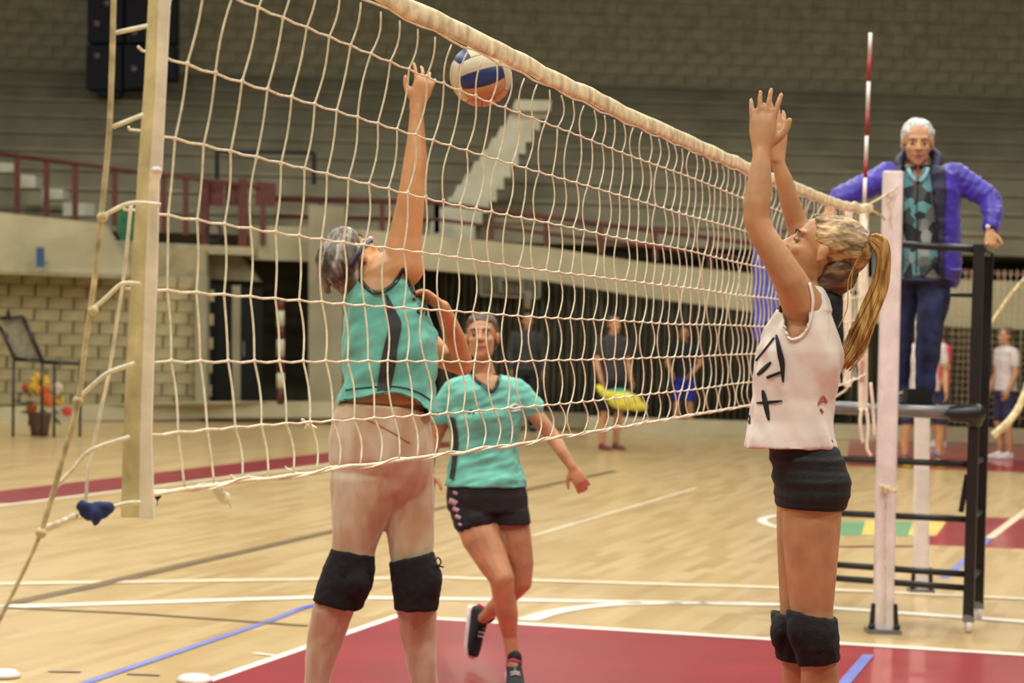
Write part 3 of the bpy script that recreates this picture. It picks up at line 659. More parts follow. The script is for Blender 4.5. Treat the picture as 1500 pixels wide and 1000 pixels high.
# ================================================================ UMPIRE STAND
um = empty('umpire_stand', FL(1320, 905), 'black metal umpire stand with platform, rails and caster wheels at the right', 'umpire stand')
RF = Vector((2.70, 13.9, 0)); LF = RF-PV*.95; RB = RF+NV*.75; LB = LF+NV*.75
Hh = 2.26; Hp = 1.30
bk = M['black_metal']
for q, h in ((RF, Hh), (LF, 1.30), (RB, Hh-.02), (LB, 1.98)):
    b = MB().bar(q+Vector((0, 0, .1)), q+Vector((0, 0, h)), .062, .05, PV).build('leg', bk, um)
    MB().tube([q+Vector((-.015, 0, .04)), q+Vector((.02, 0, .04))], .038, 14).build('caster', M['white_rubber'], um, True)
    MB().box(q+Vector((0, 0, .085)), (.03, .028, .022)).build('caster_fork', M['grey_metal'], um)
def brr(a, b, w_=.04, m=bk, nm='rung'): return MB().tube([a, b], w_/2, 10).build(nm, m, um, True)
Z = lambda z: Vector((0, 0, z))
brr(LB+Z(1.98), RB+Z(1.98), .0001+.03, nm='rail')
brr(RF+Z(Hh-.03)+PV*.04, RF-PV*.60+Z(Hh+.0), .045, nm='hand_rail'); brr(RF+Z(Hh-.02), RB+Z(Hh-.03), .045, nm='hand_rail')
brr(RF-PV*.60+Z(Hh), RF-PV*.60+Z(1.3), .035, nm='rail_post')
for z in (.34, .26): brr(LF+Z(z+.02), RF+Z(z), .038)
for z in (.66, .98): brr(LF+Z(z), RF+Z(z), .038)
for z in (.3, .66, .98): brr(LB+Z(z+.0), LF+Z(z), .03, nm='side_rung'); brr(RB+Z(z), RF+Z(z), .03, nm='side_rung')
brr(LF-PV*.02+Z(1.285), RF+Z(1.275)-PV*.1, .075, M['grey_metal'], 'platform_rail')
plt = MB().box((LF+RB)/2+Z(1.285), (.46, .36, .018), (PV, NV, Vector((0, 0, 1)))).build('platform', bk, um)
# clamp
MB().chain([RF+Z(1.27)-PV*.12+Vector((0, -.04, 0)), RF+Z(1.28)+Vector((0, -.04, 0)), RF+Z(1.26)+Vector((0, -.02, -.02))], [.05, .06, .05]).build('clamp', bk, um, True)
MB().bar(RF+Z(.92)-PV*.03, RF+Z(.70)-PV*.06, .03, .012).build('strap', M['black_cloth'], um)
MB().box(P(1344, 583, 14.2), (.075, .08, .055)).build('foot_box', bk, um)
# ================================================================ BALL
ball_c = P(705, 110, 8.1); BR = .107
ball = empty('volleyball', ball_c, 'blue, cream and tan volleyball in the air above the net by the raised hand', 'ball')
rot = Matrix.Rotation(math.radians(-17), 3, 'Y') @ Matrix.Rotation(math.radians(12), 3, 'X')
cream = mat('cream_leather', (206, 192, 156), .5, .06); bluel = mat('blue_leather', (34, 52, 104), .45, .08); tan = mat('tan_leather', (198, 146, 92), .5, .06); gm = M['black_cloth']
MB().ell(ball_c, (Vector((BR*.975, 0, 0)), Vector((0, BR*.975, 0)), Vector((0, 0, BR*.975))), 32, 20).build('bladder', mat('seam_grey', (92, 86, 76), .7), ball, True)
faces = [('f', Vector((0, -1, 0)), Vector((1, 0, 0)), Vector((0, 0, 1)), [tan, bluel, cream]), ('b', Vector((0, 1, 0)), Vector((1, 0, 0)), Vector((0, 0, 1)), [cream, bluel, tan]),
         ('u', Vector((0, 0, 1)), Vector((0, 1, 0)), Vector((1, 0, 0)), [bluel, cream, cream]), ('d', Vector((0, 0, -1)), Vector((0, 1, 0)), Vector((1, 0, 0)), [tan, tan, tan]),
         ('r', Vector((1, 0, 0)), Vector((0, 0, 1)), Vector((0, 1, 0)), [cream, bluel, cream]), ('l', Vector((-1, 0, 0)), Vector((0, 0, 1)), Vector((0, 1, 0)), [cream, cream, bluel])]
for nm, nrm, ua, va, ms in faces:
    for j in range(3):
        N1, N2 = 12, 5; vs = []
        v0 = -1+2*j/3; v1 = v0+2/3
        for a in range(N1+1):
            for c in range(N2+1):
                u = -1+2*a/N1; v = v0+(v1-v0)*c/N2; g = .985
                d = (nrm+ua*math.tan(u*g*PI/4)+va*math.tan(((v-(v0+v1)/2)*.95+(v0+v1)/2)*PI/4)).normalized()
                ed = min(a, N1-a, c*1.0, (N2-c)*1.0); vs.append(ball_c+rot@d*BR*(.985 if ed == 0 else 1.0))
        fs = [(a*(N2+1)+c, a*(N2+1)+c+1, (a+1)*(N2+1)+c+1, (a+1)*(N2+1)+c) for a in range(N1) for c in range(N2)]
        MB().add(vs, fs).build('panel', ms[j], ball, True)
# ================================================================ PEOPLE
V = Vector
class Fig:
    def __init__(s, Y): s.Y = Y; s.s = F_PX/Y
    def J(s, x, y, d=0): return P(x, y, s.Y+d)
    def ring(s, xl, yl, xr, yr, dm, off=0, grow=0):
        a = s.J(xl, yl, off); b = s.J(xr, yr, off); h = (b-a)/2; L = h.length
        return ((a+b)/2, h*((L+grow)/L), V((0, dm+grow, 0)))
    def rings(s, L, grow=0): return [s.ring(*r, grow=grow) for r in L]
    def ch(s, b, pts, grow=0):         # pts: x, y, radius px, depth
        b.chain([s.J(p[0], p[1], p[3] if len(p) > 3 else 0) for p in pts], [p[2]/s.s+grow for p in pts]); return b
def head(b, c, up, fwd, k=1.0):
    up = up.normalized(); fwd = (fwd-up*fwd.dot(up)).normalized(); rt = fwd.cross(up)
    T = lambda x, y, z: c+(rt*x+fwd*y+up*z)*k
    E = lambda p, r: b.ell(T(*p), (rt*r[0]*k, fwd*r[1]*k, up*r[2]*k), 24, 16)
    E((0, -.012, .034), (.074, .094, .082)); E((0, .026, -.026), (.060, .066, .078)); E((0, .050, -.075), (.036, .036, .034)); E((0, .070, -.094), (.020, .018, .016))
    E((0, .068, .030), (.050, .022, .014))
    for s_ in (-1, 1):
        E((s_*.036, .062, -.022), (.022, .020, .020)); E((s_*.037, .022, -.068), (.018, .036, .024))
        E((s_*.075, -.004, -.002), (.007, .017, .028)); E((s_*.079, -.010, .008), (.008, .011, .018)); E((s_*.076, -.001, -.024), (.006, .008, .010))
        E((s_*.013, .100, -.024), (.009, .010, .008))
    b.chain([T(0, .086, .014), T(0, .108, -.022)], [.009*k, .0125*k])
    E((0, .087, -.050), (.023, .012, .007)); E((0, .085, -.062), (.020, .012, .007))
    return T, rt, fwd, up
def face_parts(T, rt, fwd, up, k, par, brow='brow', browy=.030):
    for s_ in (-1, 1):
        e = MB().ell(T(s_*.031, .0780, .004), (rt*.0135*k, fwd*.009*k, up*.0065*k), 14, 10).build('eye', M['eyewhite'], par, True)
        MB().ell(T(s_*.031, .0855, .004), (rt*.006*k, fwd*.003*k, up*.0055*k), 10, 8).build('iris', M['iris'], e, True)
        MB().tube([T(s_*.014, .092, browy-.004), T(s_*.030, .091, browy+.002), T(s_*.048, .080, browy-.004)], [.0028*k, .0036*k, .002*k], 6).build('eyebrow', M[brow], par, True)
    MB().loft([(T(x, .098-abs(x)*.35, -.056), up*h*k, fwd*.003*k) for x, h in ((-.024, .001), (-.012, .0055), (0, .0065), (.012, .0055), (.024, .001))], 10, 2).build('lips', M['lips'], par, True)
def hand(b, w_, d, lat, nrm, L, thumb=1, curl=(.15, .2, .2, .25), spread=.16, seg=.0):
    """wrist point, pointing direction, sideways direction (to the thumb when thumb=1), palm normal, hand length"""
    d = d.normalized(); lat = (lat-d*lat.dot(d)).normalized(); nrm = d.cross(lat)*(1 if nrm >= 0 else -1)
    k = L/.18; pl = .095*k
    b.loft([(w_-d*.012*k, lat*.026*k, nrm*.019*k), (w_+d*.015*k, lat*.030*k, nrm*.018*k), (w_+d*.05*k, lat*.039*k, nrm*.016*k), (w_+d*.085*k, lat*.041*k, nrm*.013*k), (w_+d*.10*k, lat*.034*k, nrm*.009*k)], 18, 2.6)
    ln = (.074, .083, .077, .060)
    for i in range(4):
        o = (1.5-i)*.0205*k*thumb; a = (1.5-i)*spread*thumb; base = w_+d*(pl-abs(1.5-i)*.004*k)+lat*o
        dd = d*math.cos(a)+lat*math.sin(a); p = base; pts = [base-dd*.02*k, base]; rr = [.0095*k, .0092*k]; ang = 0
        for f, r in ((.45, .0086), (.30, .0078), (.25, .0068)):
            ang += curl[i]; q = dd*math.cos(ang)+nrm*math.sin(ang); p = p+q*ln[i]*f*k; pts.append(p); rr.append(r*k)
        b.chain(pts, rr)
    t = lat*thumb; p0 = w_+d*.02*k+t*.018*k+nrm*.004*k; p1 = p0+(d*.6+t*.8).normalized()*.035*k+nrm*.006*k; p2 = p1+(d*.8+t*.55).normalized()*.03*k+nrm*.006*k; p3 = p2+(d*.95+t*.3).normalized()*.024*k
    b.chain([p0, p1, p2, p3], [.014*k, .0125*k, .0105*k, .009*k])
def shoe(an, toe, m1, m2, par, r=.045, w_=.045, upv=None):
    """ankle point and toe point; sole built along the foot"""
    d = (toe-an); L = d.length; d.normalize(); up = V(upv or (0, 0, 1)); up = (up-d*up.dot(d))
    if up.length < .2: up = V((-1, 0, 0)); up = up-d*up.dot(d)
    up.normalize(); lt = d.cross(up); b = MB()
    b.loft([(an-d*.055-up*.02, lt*w_*.55, up*.030), (an-d*.03-up*.012, lt*w_*.8, up*.045), (an+d*.03-up*.015, lt*w_*.85, up*.045), (an+d*L*.45-up*.028, lt*w_*.95, up*.032), (an+d*L*.75-up*.038, lt*w_*1.0, up*.024), (an+d*L*.97-up*.042, lt*w_*.75, up*.016)], 22, 2.3)
    b.chain([an+up*.01, an+up*.045], [w_*.85, w_*.8])
    o = b.organic('shoe', m1, par, .006, 3)
    s_ = MB().loft([(an-d*.062-up*.058, lt*w_*.5, up*.014), (an-d*.04-up*.058, lt*w_*.85, up*.017), (an+d*L*.3-up*.060, lt*w_*.85, up*.015), (an+d*L*.7-up*.060, lt*w_*1.1, up*.013), (an+d*L*.95-up*.056, lt*w_*.8, up*.011), (an+d*L*1.02-up*.052, lt*w_*.4, up*.008)], 22, 2.6)
    s_.build('sole', m2, o, True)
    for t in (.3, .4, .5): MB().tube([an+d*L*t+lt*w_*.5+up*(.012-.02*t), an+d*L*t+up*(.024-.03*t), an+d*L*t-lt*w_*.5+up*(.012-.02*t)], .0035, 6).build('lace', M['white_rubber'], o, True)
    return o, d, up, lt
def kneepad(F, R_, bumps, par):
    b = MB(); b.loft(F.rings(R_, .009), 26, 2.3)
    for x, y, rx_, rz_, dy, off in bumps: b.ell(F.J(x, y, off), (V((rx_/F.s, 0, 0)), V((0, dy, 0)), V((0, 0, rz_/F.s))))
    return b.organic('knee_pad', M['knit'], par, .006, 2, .004, 26)
# ---------------------------------------------------------------- 1 striking player in teal (jumping, behind the net)
F = Fig(8.1); J = F.J
hp = empty('person', P(560, 700, 8.1), 'jumping player in sleeveless teal jersey and sheer pale tights reaching for the ball', 'person')
TOR = [(534, 396, 596, 392, .075), (520, 412, 606, 408, .095), (511, 432, 613, 428, .11), (507, 462, 624, 456, .12), (506, 500, 637, 494, .13), (507, 530, 638, 526, .125), (508, 560, 632, 560, .12), (502, 588, 630, 592, .13)]
LEGL = [(490, 672, 600, 672, .095, 0), (485, 700, 598, 700, .107, 0), (486, 730, 582, 730, .095, 0), (488, 765, 565, 765, .085, 0), (486, 802, 549, 806, .07, 0), (474, 850, 540, 852, .062, -.01), (458, 892, 516, 896, .058, 0), (452, 930, 504, 932, .052, .02), (448, 968, 491, 970, .045, .03), (446, 1005, 480, 1006, .037, .04), (446, 1040, 476, 1040, .034, .05)]
LEGR = [(540, 672, 628, 672, .09, .05), (545, 700, 634, 696, .105, .05), (556, 730, 635, 726, .095, .06), (564, 765, 635, 762, .085, .05), (572, 808, 633, 806, .07, .03), (577, 850, 637, 850, .062, .02), (581, 893, 638, 893, .058, .03), (587, 930, 638, 930, .052, .05), (596, 968, 639, 968, .045, .07), (603, 1005, 641, 1005, .037, .09), (606, 1042, 637, 1042, .034, .10)]
PEL = [(499, 588, 629, 596, .125), (490, 606, 630, 612, .13), (482, 640, 632, 640, .135), (482, 672, 634, 670, .13), (486, 692, 634, 690, .120, .01), (490, 706, 631, 704, .112, .02), (497, 722, 622, 720, .098, .025), (510, 740, 608, 738, .08, .03), (530, 756, 592, 754, .05, .03)]
b = MB()
b.loft(F.rings(TOR, -.008)); b.loft(F.rings(PEL[:-5], -.014)); b.loft(F.rings(LEGL, -.006)); b.loft(F.rings(LEGR, -.006))
F.ch(b, [(560, 408, 36, 0), (590, 390, 32, -.02), (594, 345, 24, -.03), (601, 300, 21, -.04), (605, 268, 19, -.04), (609, 235, 18, -.03), (610, 200, 13.5, -.02), (610, 158, 9.5, -.01)])
F.ch(b, [(545, 420, 30, 0), (536, 392, 22, .02), (528, 385, 22, .03)])
F.ch(b, [(600, 440, 26, .14), (616, 490, 19, .24), (645, 521, 18.5, .26), (678, 536, 15, .24)])
F.ch(b, [(680, 534, 14, .24), (668, 500, 16, .18), (656, 470, 13.5, .08), (648, 450, 11, -.02)])
hand(b, J(610, 155, -.01), V((.30, .1, 1)), V((-1, -.35, .2)), -1, .165, 1, (.25, .4, .45, .5), .24)
hand(b, J(648, 450, -.02), V((-.75, -.2, .55)), V((.3, -1, .3)), -1, .16, 1, (.6, .7, .8, .9), .05)
HT = head(b, J(517, 384, .02), V((-.80, -.30, .52)), V((.50, .55, .68)), .98)
for (x, y, d) in ((461, 1045, .05), (621, 1047, .10)): shoe(J(x, y, d), J(x+40, y+64, d-.10), M['white_rubber'], M['white_rubber'], hp)
body = b.organic('body', M['skin'], hp, .0052, 5)
face_parts(*HT, .98, hp)
tg = MB(); tg.loft(F.rings(PEL, .003)); tg.loft(F.rings(LEGL, .003)); tg.loft(F.rings(LEGR, .003))
tights = tg.organic('tights', M['tights'], hp, .006, 7, .004, 9, (2, 2, 1), cut=[[(553, 540), (556, 584), (590, 595), (627, 606), (645, 560)]])
tt = bvh(tights)
trim('tights_seam', tt, [(488, 616), (530, 612), (570, 630), (600, 648)], 2, M['skin_l'], tights, 8.1, .002)
sh = MB(); sh.loft(F.rings(TOR[:-1]+[(504, 572, 634, 582, .135), (499, 584, 637, 598, .14), (497, 590, 639, 606, .142)], .010)); F.ch(sh, [(530, 412, 20, 0), (532, 400, 15, .02)], .008)
neck = [(524, 380), (526, 404), (536, 420), (549, 428), (566, 424), (580, 412), (589, 396), (592, 380), (628, 380), (628, 394), (600, 380), (560, 360), (530, 360)]
neck = [(523, 370), (526, 404), (536, 420), (549, 428), (566, 424), (580, 412), (589, 397), (592, 370)]
arm1 = [(590, 370), (588, 392), (592, 402), (600, 418), (610, 436), (640, 436), (640, 370)]
jersey = sh.organic('jersey', M['teal'], hp, .006, 4, .013, 7, ((.85, 0, .5), .45, 1.8, 0), cut=[neck, arm1], cutall=[(548, 579), (580, 575), (606, 584), (624, 598), (633, 610), (645, 640), (470, 640), (470, 592), (505, 586)])
tj = bvh(jersey, body)
trim('neck_trim', tj, [(524, 392), (526, 404), (535, 419), (549, 428), (566, 424), (580, 412), (590, 395)], 5.5, M['black_cloth'], jersey, 8.1, .005)
trim('arm_trim', tj, [(590, 392), (594, 404), (602, 420), (609, 432)], 3.5, M['black_cloth'], jersey, 8.1, .005)
dk = mat('charcoal_panel', (44, 48, 50), .7, .15)
patch('side_panel', tj, [(565, 431), (567, 455), (569, 480), (563, 505), (558, 530), (554, 555), (552, 573)], [(567, 431), (580, 455), (588, 475), (583, 505), (580, 530), (576, 550), (571, 573)], dk, jersey, 8.1, .004)
trim('hem', tj, [(503, 584), (525, 583), (548, 577), (580, 573), (606, 582), (624, 596), (632, 606)], 4, M['teal'], jersey, 8.1, .004)
trim('hem_seam', tj, [(506, 571), (540, 567), (580, 566), (612, 574), (634, 588)], 1.6, dk, jersey, 8.1, .003)
for g in ([(611, 456), (620, 448), (618, 459), (611, 456)], [(605, 436), (608, 440)], [(624, 462), (627, 440)]): trim('logo', tj, g, 1.8, M['black_cloth'], jersey, 8.1, .005, 4)
kneepad(F, [(489, 802, 546, 812, .074), (480, 826, 545, 834, .078), (470, 852, 541, 862, .078), (462, 876, 527, 890, .072), (462, 880, 520, 894, .068)], [(521, 853, 22, 25, .05, -.055)], hp)
kneepad(F, [(573, 822, 632, 808, .074), (575, 836, 638, 832, .076), (578, 862, 643, 862, .076), (581, 889, 638, 892, .068), (582, 892, 637, 894, .066)], [(629, 852, 19, 32, .05, -.035)], hp)
for g in ([(636, 822), (642, 816), (646, 824), (640, 830)], [(638, 828), (650, 830)]): MB().tube([P(x, y, 8.04) for x, y in smoothline(g, 4)], .0028, 5).build('knee_pad_tie', M['knit'], hp, True)
# hair
T, rt, fw, up = HT; hb = MB(); k = .98
hb.ell(T(0, -.026, .040), (rt*.086*k, fw*.098*k, up*.086*k), 26, 18); hb.ell(T(0, -.062, -.018), (rt*.070*k, fw*.058*k, up*.062*k), 20, 14)
for i in range(60):
    a = random.uniform(0, 2*PI); q = random.uniform(.2, 1.1); d = rt*math.cos(a)*math.sin(q)+up*math.cos(q)+fw*(math.sin(a)*math.sin(q)*.9-.55); d.normalize()
    p = T(0, -.03, .03)+V((d.x*.084, d.y*.084, d.z*.088)); e = (d*.3-fw*.5-up*.9+rt*random.uniform(-.4, .4)).normalized(); hb.chain([p, p+e*.03+d*.006, p+e*.055+d*.004], [.009, .008, .003])
hb.ell(T(0, .03, .062), (rt*.076*k, fw*.070*k, up*.062*k), 20, 14); hair = hb.organic('hair', M['hair_grey'], hp, .0045, 4, .003, 30)
th = bvh(hair, body)
trim('headband', th, [(545, 350), (537, 356), (527, 368), (518, 382), (513, 392)], 8, mat('navy_strap', (34, 32, 56), .5), hp, 8.1, .008)
gl = MB().ell(P(543, 349, 7.93), (V((.009, 0, 0)), V((0, .006, 0)), V((0, 0, .007))), 10, 8).build('glasses_glint', M['white_rubber'], hp, True)  # small white blob standing in for the glint of light on her glasses
# ---------------------------------------------------------------- 2 running player in teal
F = Fig(11.4); J = F.J
hp = empty('person', FL(752, 990), 'stepping player in short-sleeved teal V-neck jersey, black shorts and black trainers', 'person')
TOR = [(682, 549, 732, 549, .06), (664, 557, 752, 556, .08), (655, 567, 763, 565, .09), (653, 585, 766, 583, .11), (659, 612, 764, 610, .118), (666, 640, 756, 638, .10), (665, 662, 754, 662, .098), (660, 690, 761, 692, .11), (658, 708, 766, 710, .118)]
b = MB(); b.loft(F.rings(TOR, -.006)); b.loft(F.rings([(660, 700, 764, 702, .11), (657, 730, 771, 730, .11), (672, 752, 764, 752, .07)], -.02))
F.ch(b, [(712, 560, 17, .02), (707, 528, 13.5, .0)])
F.ch(b, [(664, 576, 17, 0), (652, 606, 12.5, 0), (638, 640, 11, .03), (630, 668, 9.5, 0), (628, 690, 7, -.03)]); hand(b, J(628, 690, -.03), V((-.05, -.2, -1)), V((1, 0, 0)), 1, .17, 1, (.3,)*4, .08)
F.ch(b, [(757, 576, 17, 0), (777, 598, 13, -.01), (793, 618, 11.5, -.02), (808, 637, 11, -.02), (824, 662, 9.5, -.06), (838, 683, 7.2, -.08)]); hand(b, J(838, 683, -.08), V((.5, -.1, -.85)), V((-.8, 0, -.4)), 1, .165, 1, (.45, .5, .5, .5), .06)
F.ch(b, [(698, 752, 35, 0), (706, 785, 31, -.04), (720, 818, 24, -.08), (735, 846, 18.5, -.12), (737, 868, 16.5, -.10), (742, 894, 17, -.06), (747, 930, 11.5, 0), (750, 962, 8.5, .0), (753, 980, 10, -.03)])
F.ch(b, [(746, 752, 28, .02), (755, 790, 24, .0), (763, 822, 19, 0), (763, 852, 16.5, .02), (748, 868, 15.5, .12), (730, 885, 14, .24), (714, 900, 9.5, .34), (708, 905, 8.5, .37)])
HT = head(b, J(706, 495, -.01), V((-.04, .18, 1)), V((-.10, -1, .20)), 1.0)
body = b.organic('body', M['skin_p'], hp, .0055, 4); face_parts(*HT, 1.0, hp)
sh = MB(); sh.loft(F.rings(TOR[:-1]+[(657, 700, 766, 702, .122), (656, 711, 768, 713, .128)], .014)); F.ch(sh, [(668, 573, 17.5, 0), (655, 588, 16, 0), (646, 606, 15.5, 0)], .006); F.ch(sh, [(752, 573, 19, 0), (766, 583, 17, 0), (778, 596, 16, -.01)], .008)
vn = [(686, 535), (690, 548), (700, 560), (721, 573), (731, 558), (735, 535)]
jersey = sh.organic('jersey', M['teal'], hp, .006, 4, .011, 9, ((.9, 0, .3), .5, 1.8, 0), cut=[vn]); tj = bvh(jersey, body)
trim('neck_trim', tj, [(688, 543), (697, 556), (711, 566), (721, 573), (729, 561), (734, 540)], 4.5, M['black_cloth'], jersey, 11.4, .006)
patch('side_panel', tj, [(659, 610), (664, 640), (662, 672), (658, 700)], [(666, 612), (671, 642), (669, 674), (665, 703)], dk, jersey, 11.4, .005)
for g in ([(746, 598), (754, 592), (762, 596)], [(750, 603), (762, 600)], [(686, 606), (690, 600), (694, 606)]): trim('logo', tj, g, 2.6, M['white_rubber'] if g[0][0] > 700 else dk, jersey, 11.4, .006, 4)
sb = MB(); sb.loft(F.rings([(658, 700, 765, 702, .115), (655, 726, 771, 726, .125), (657, 748, 773, 748, .12)], .006)); F.ch(sb, [(695, 745, 33, 0), (699, 758, 31.5, -.02)], .012); sb.loft(F.rings([(660, 745, 722, 740, .11), (668, 774, 728, 756, .105, -.02)], .006)); sb.loft(F.rings([(716, 745, 774, 745, .10), (722, 767, 777, 767, .10)], .004))
shorts = sb.organic('shorts', M['black_cloth'], hp, .006, 4, .003, 9); ts = bvh(shorts)
for x, y, r in ((667, 722, 3.5), (664, 735, 6), (668, 746, 4.5), (671, 757, 4), (674, 768, 2.5)): trim('flower_print', ts, [(x-r, y-r*.4), (x, y), (x+r*.8, y+r*.5)], r*1.3, mat('lilac_print', (196, 162, 178), .7), shorts, 11.4, .003, 3)
shoe(J(753, 975, -.0), J(757, 1003, -.20), M['black_cloth'], M['white_rubber'], hp)
so = shoe(J(705, 903, .42), J(703, 962, .36), M['black_cloth'], M['white_rubber'], hp, upv=(1, -.8, 0))[0]
MB().tube([J(700, 885, .33), J(709, 890, .33), J(716, 898, .33)], .008, 8).build('collar', M['pink'], so, True)
MB().tube([J(743, 968, -.06), J(752, 966, -.08), J(762, 970, -.06)], .007, 8).build('sock', M['pink'], hp, True)
T, rt, fw, up = HT; hb = MB(); hb.ell(T(0, -.026, .038), (rt*.081, fw*.094, up*.086), 26, 18); hb.ell(T(0, -.006, .060), (rt*.078, fw*.078, up*.066)); hb.ell(T(0, -.03, -.005), (rt*.084, fw*.058, up*.066)); hb.ell(T(0, -.12, .02), (rt*.03, fw*.035, up*.03))
hb.organic('hair', M['hair_brown'], hp, .005, 2, .003, 40)
# ---------------------------------------------------------------- 3 blocking player in white (jumping, this side of the net)
F = Fig(6.9); J = F.J
hp = empty('person', P(1185, 700, 6.9), 'jumping blonde player in sleeveless white jersey and black shorts with both hands raised', 'person')
TOR = [(1184, 418, 1204, 424, .05), (1166, 432, 1198, 438, .10), (1146, 452, 1210, 458, .125), (1128, 480, 1220, 486, .135), (1114, 512, 1228, 516, .14), (1107, 548, 1222, 550, .13), (1108, 582, 1215, 584, .12), (1106, 615, 1214, 618, .125), (1112, 640, 1218, 640, .13)]
PEL = [(1131, 636, 1218, 640, .12), (1132, 655, 1222, 655, .125), (1134, 685, 1238, 688, .14), (1138, 712, 1242, 714, .145), (1140, 738, 1236, 742, .14)]
LN = [(1146, 735, 1233, 742, .10, -.03), (1146, 770, 1231, 770, .098, -.03), (1148, 805, 1228, 805, .092, -.03), (1153, 850, 1224, 850, .082, -.03), (1158, 893, 1220, 893, .07, -.03), (1159, 932, 1222, 932, .064, -.04), (1174, 972, 1226, 968, .06, -.03), (1173, 1000, 1229, 1000, .06, -.02), (1178, 1050, 1224, 1050, .05, 0), (1186, 1110, 1214, 1110, .036, .02)]
LFa = [(1138, 735, 1205, 740, .09, .13), (1138, 770, 1200, 770, .088, .13), (1139, 805, 1194, 805, .084, .13), (1141, 850, 1186, 850, .075, .13), (1143, 893, 1182, 893, .066, .12), (1140, 932, 1180, 932, .06, .10), (1146, 968, 1182, 968, .056, .11), (1146, 1000, 1186, 1000, .055, .12), (1150, 1050, 1184, 1050, .046, .14), (1155, 1110, 1178, 1110, .034, .16)]
b = MB(); b.loft(F.rings(TOR, -.008)); b.loft(F.rings(PEL, -.008)); b.loft(F.rings(LN)); b.loft(F.rings(LFa))
F.ch(b, [(1186, 472, 34, -.02), (1176, 446, 31, -.09), (1158, 412, 25, -.12), (1138, 378, 21.5, -.13), (1116, 342, 19.5, -.13), (1108, 322, 19, -.13), (1109, 298, 20, -.13), (1113, 262, 17.5, -.12), (1116, 222, 12, -.11)])
F.ch(b, [(1188, 440, 24, .12), (1186, 380, 20, .2), (1174, 345, 18, .22), (1166, 326, 16.5, .22), (1158, 298, 15.5, .2), (1148, 262, 13, .18), (1138, 234, 9.5, .17)])
b.loft(F.rings([(1185, 408, 1226, 408, .05, .03), (1182, 422, 1230, 424, .07, .03), (1178, 440, 1228, 442, .09, .03), (1170, 480, 1228, 482, .08, .03)]))
F.ch(b, [(1190, 446, 28, 0), (1197, 412, 24, .0), (1200, 390, 26, 0)])
hand(b, J(1116, 222, -.11), V((.02, .05, 1)), V((1, -.45, 0)), 1, .185, 1, (.10, .08, .08, .12), .13)
hand(b, J(1138, 232, .17), V((-.02, .1, 1)), V((.75, .6, 0)), 1, .180, -1, (.10, .10, .10, .12), .10)
HT = head(b, J(1203, 372, 0), V((.42, .02, .92)), V((-.92, .12, .42)), 1.02)
for (x, y, d) in ((1200, 1116, .02), (1166, 1116, .16)): shoe(J(x, y, d), J(x-62, y+74, d-.02), M['white_rubber'], M['white_rubber'], hp)
body = b.organic('body', M['skin_l'], hp, .005, 5); face_parts(*HT, 1.02, hp)
sh = MB(); SR = TOR[1:-1]+[(1103, 632, 1216, 640, .135), (1096, 656, 1220, 655, .14)]; sh.loft(F.rings(SR, .012)); sh.loft(F.rings([(1182, 416, 1200, 422, .06), (1174, 432, 1208, 440, .105), (1172, 452, 1212, 456, .12)], .010))
ah = [(1168, 400), (1182, 412), (1187, 440), (1185, 470), (1176, 490), (1160, 497), (1151, 486), (1147, 462), (1138, 452), (1120, 440), (1130, 400)]
jersey = sh.organic('jersey', M['white_jersey'], hp, .006, 4, .013, 6, ((.5, 0, -.85), .4, 1.9, 0), cut=[ah]); tj = bvh(jersey, body)
ub = MB(); ub.loft(F.rings([(1184, 427, 1230, 429, .09, .04), (1184, 440, 1231, 442, .10, .04), (1184, 465, 1231, 466, .10, .04), (1184, 490, 1233, 492, .09, .04), (1190, 515, 1228, 518, .07, .04)], .004)); ub.organic('undershirt', M['black_cloth'], hp, .005, 2, .003, 14)
wt = mat('jersey_binding', (236, 222, 212), .6, .04)
trim('arm_trim', tj, [(1186, 414), (1191, 440), (1187, 470), (1176, 490), (1160, 497), (1152, 487), (1148, 466)], 4, wt, jersey, 6.9, .005)
bc = M['black_cloth']
for g, ww in (([(1107, 528), (1120, 512), (1134, 494)], 2.2), ([(1109, 549), (1118, 541), (1129, 530)], 6), ([(1123, 553), (1133, 549), (1144, 545)], 4), ([(1108, 590), (1125, 589), (1146, 587)], 4.5), ([(1117, 571), (1121, 590), (1126, 615)], 7), ([(1097, 608), (1098, 620)], 3)):
    trim('printed_stroke', tj, g, (lambda t, w0=ww: w0*(.35+.65*math.sin(PI*min(.999, max(.001, t))))) if ww > 4 else ww, bc, jersey, 6.9, .004)
trim('printed_stroke', tj, [(1137, 490), (1142, 515), (1146, 535), (1147, 560)], lambda t: 2+6*math.sin(PI*t), bc, jersey, 6.9, .004)
for g in ([(1199, 592), (1206, 580), (1211, 590)], [(1200, 588), (1212, 586)], [(1202, 598), (1206, 604)]): trim('logo', tj, g, 2.6, mat('faded_red_print', (190, 100, 88), .7), jersey, 6.9, .005, 4)
sb = MB(); sb.loft(F.rings([(1132, 634, 1216, 640, .12)]+PEL[1:]+[(1141, 744, 1232, 748, .135)], .008))
shorts = sb.organic('shorts', M['black_cloth'], hp, .006, 4, .006, 5, (.4, .4, 7)); 
kneepad(F, [(1133, 896, 1178, 904, .07, .11), (1136, 930, 1180, 932, .07, .09), (1143, 966, 1180, 968, .064, .10)], [(1140, 925, 12, 26, .05, .06)], hp)
kneepad(F, [(1156, 893, 1221, 904, .075, -.03), (1157, 915, 1223, 920, .078, -.04), (1163, 945, 1225, 946, .076, -.04), (1174, 974, 1226, 966, .068, -.03)], [(1172, 922, 20, 28, .05, -.07)], hp)
T, rt, fw, up = HT; hb = MB(); k = 1.02
hb.ell(T(0, -.036, .042), (rt*.079*k, fw*.094*k, up*.086*k), 28, 20)
TIE = J(1257, 357, -.02)
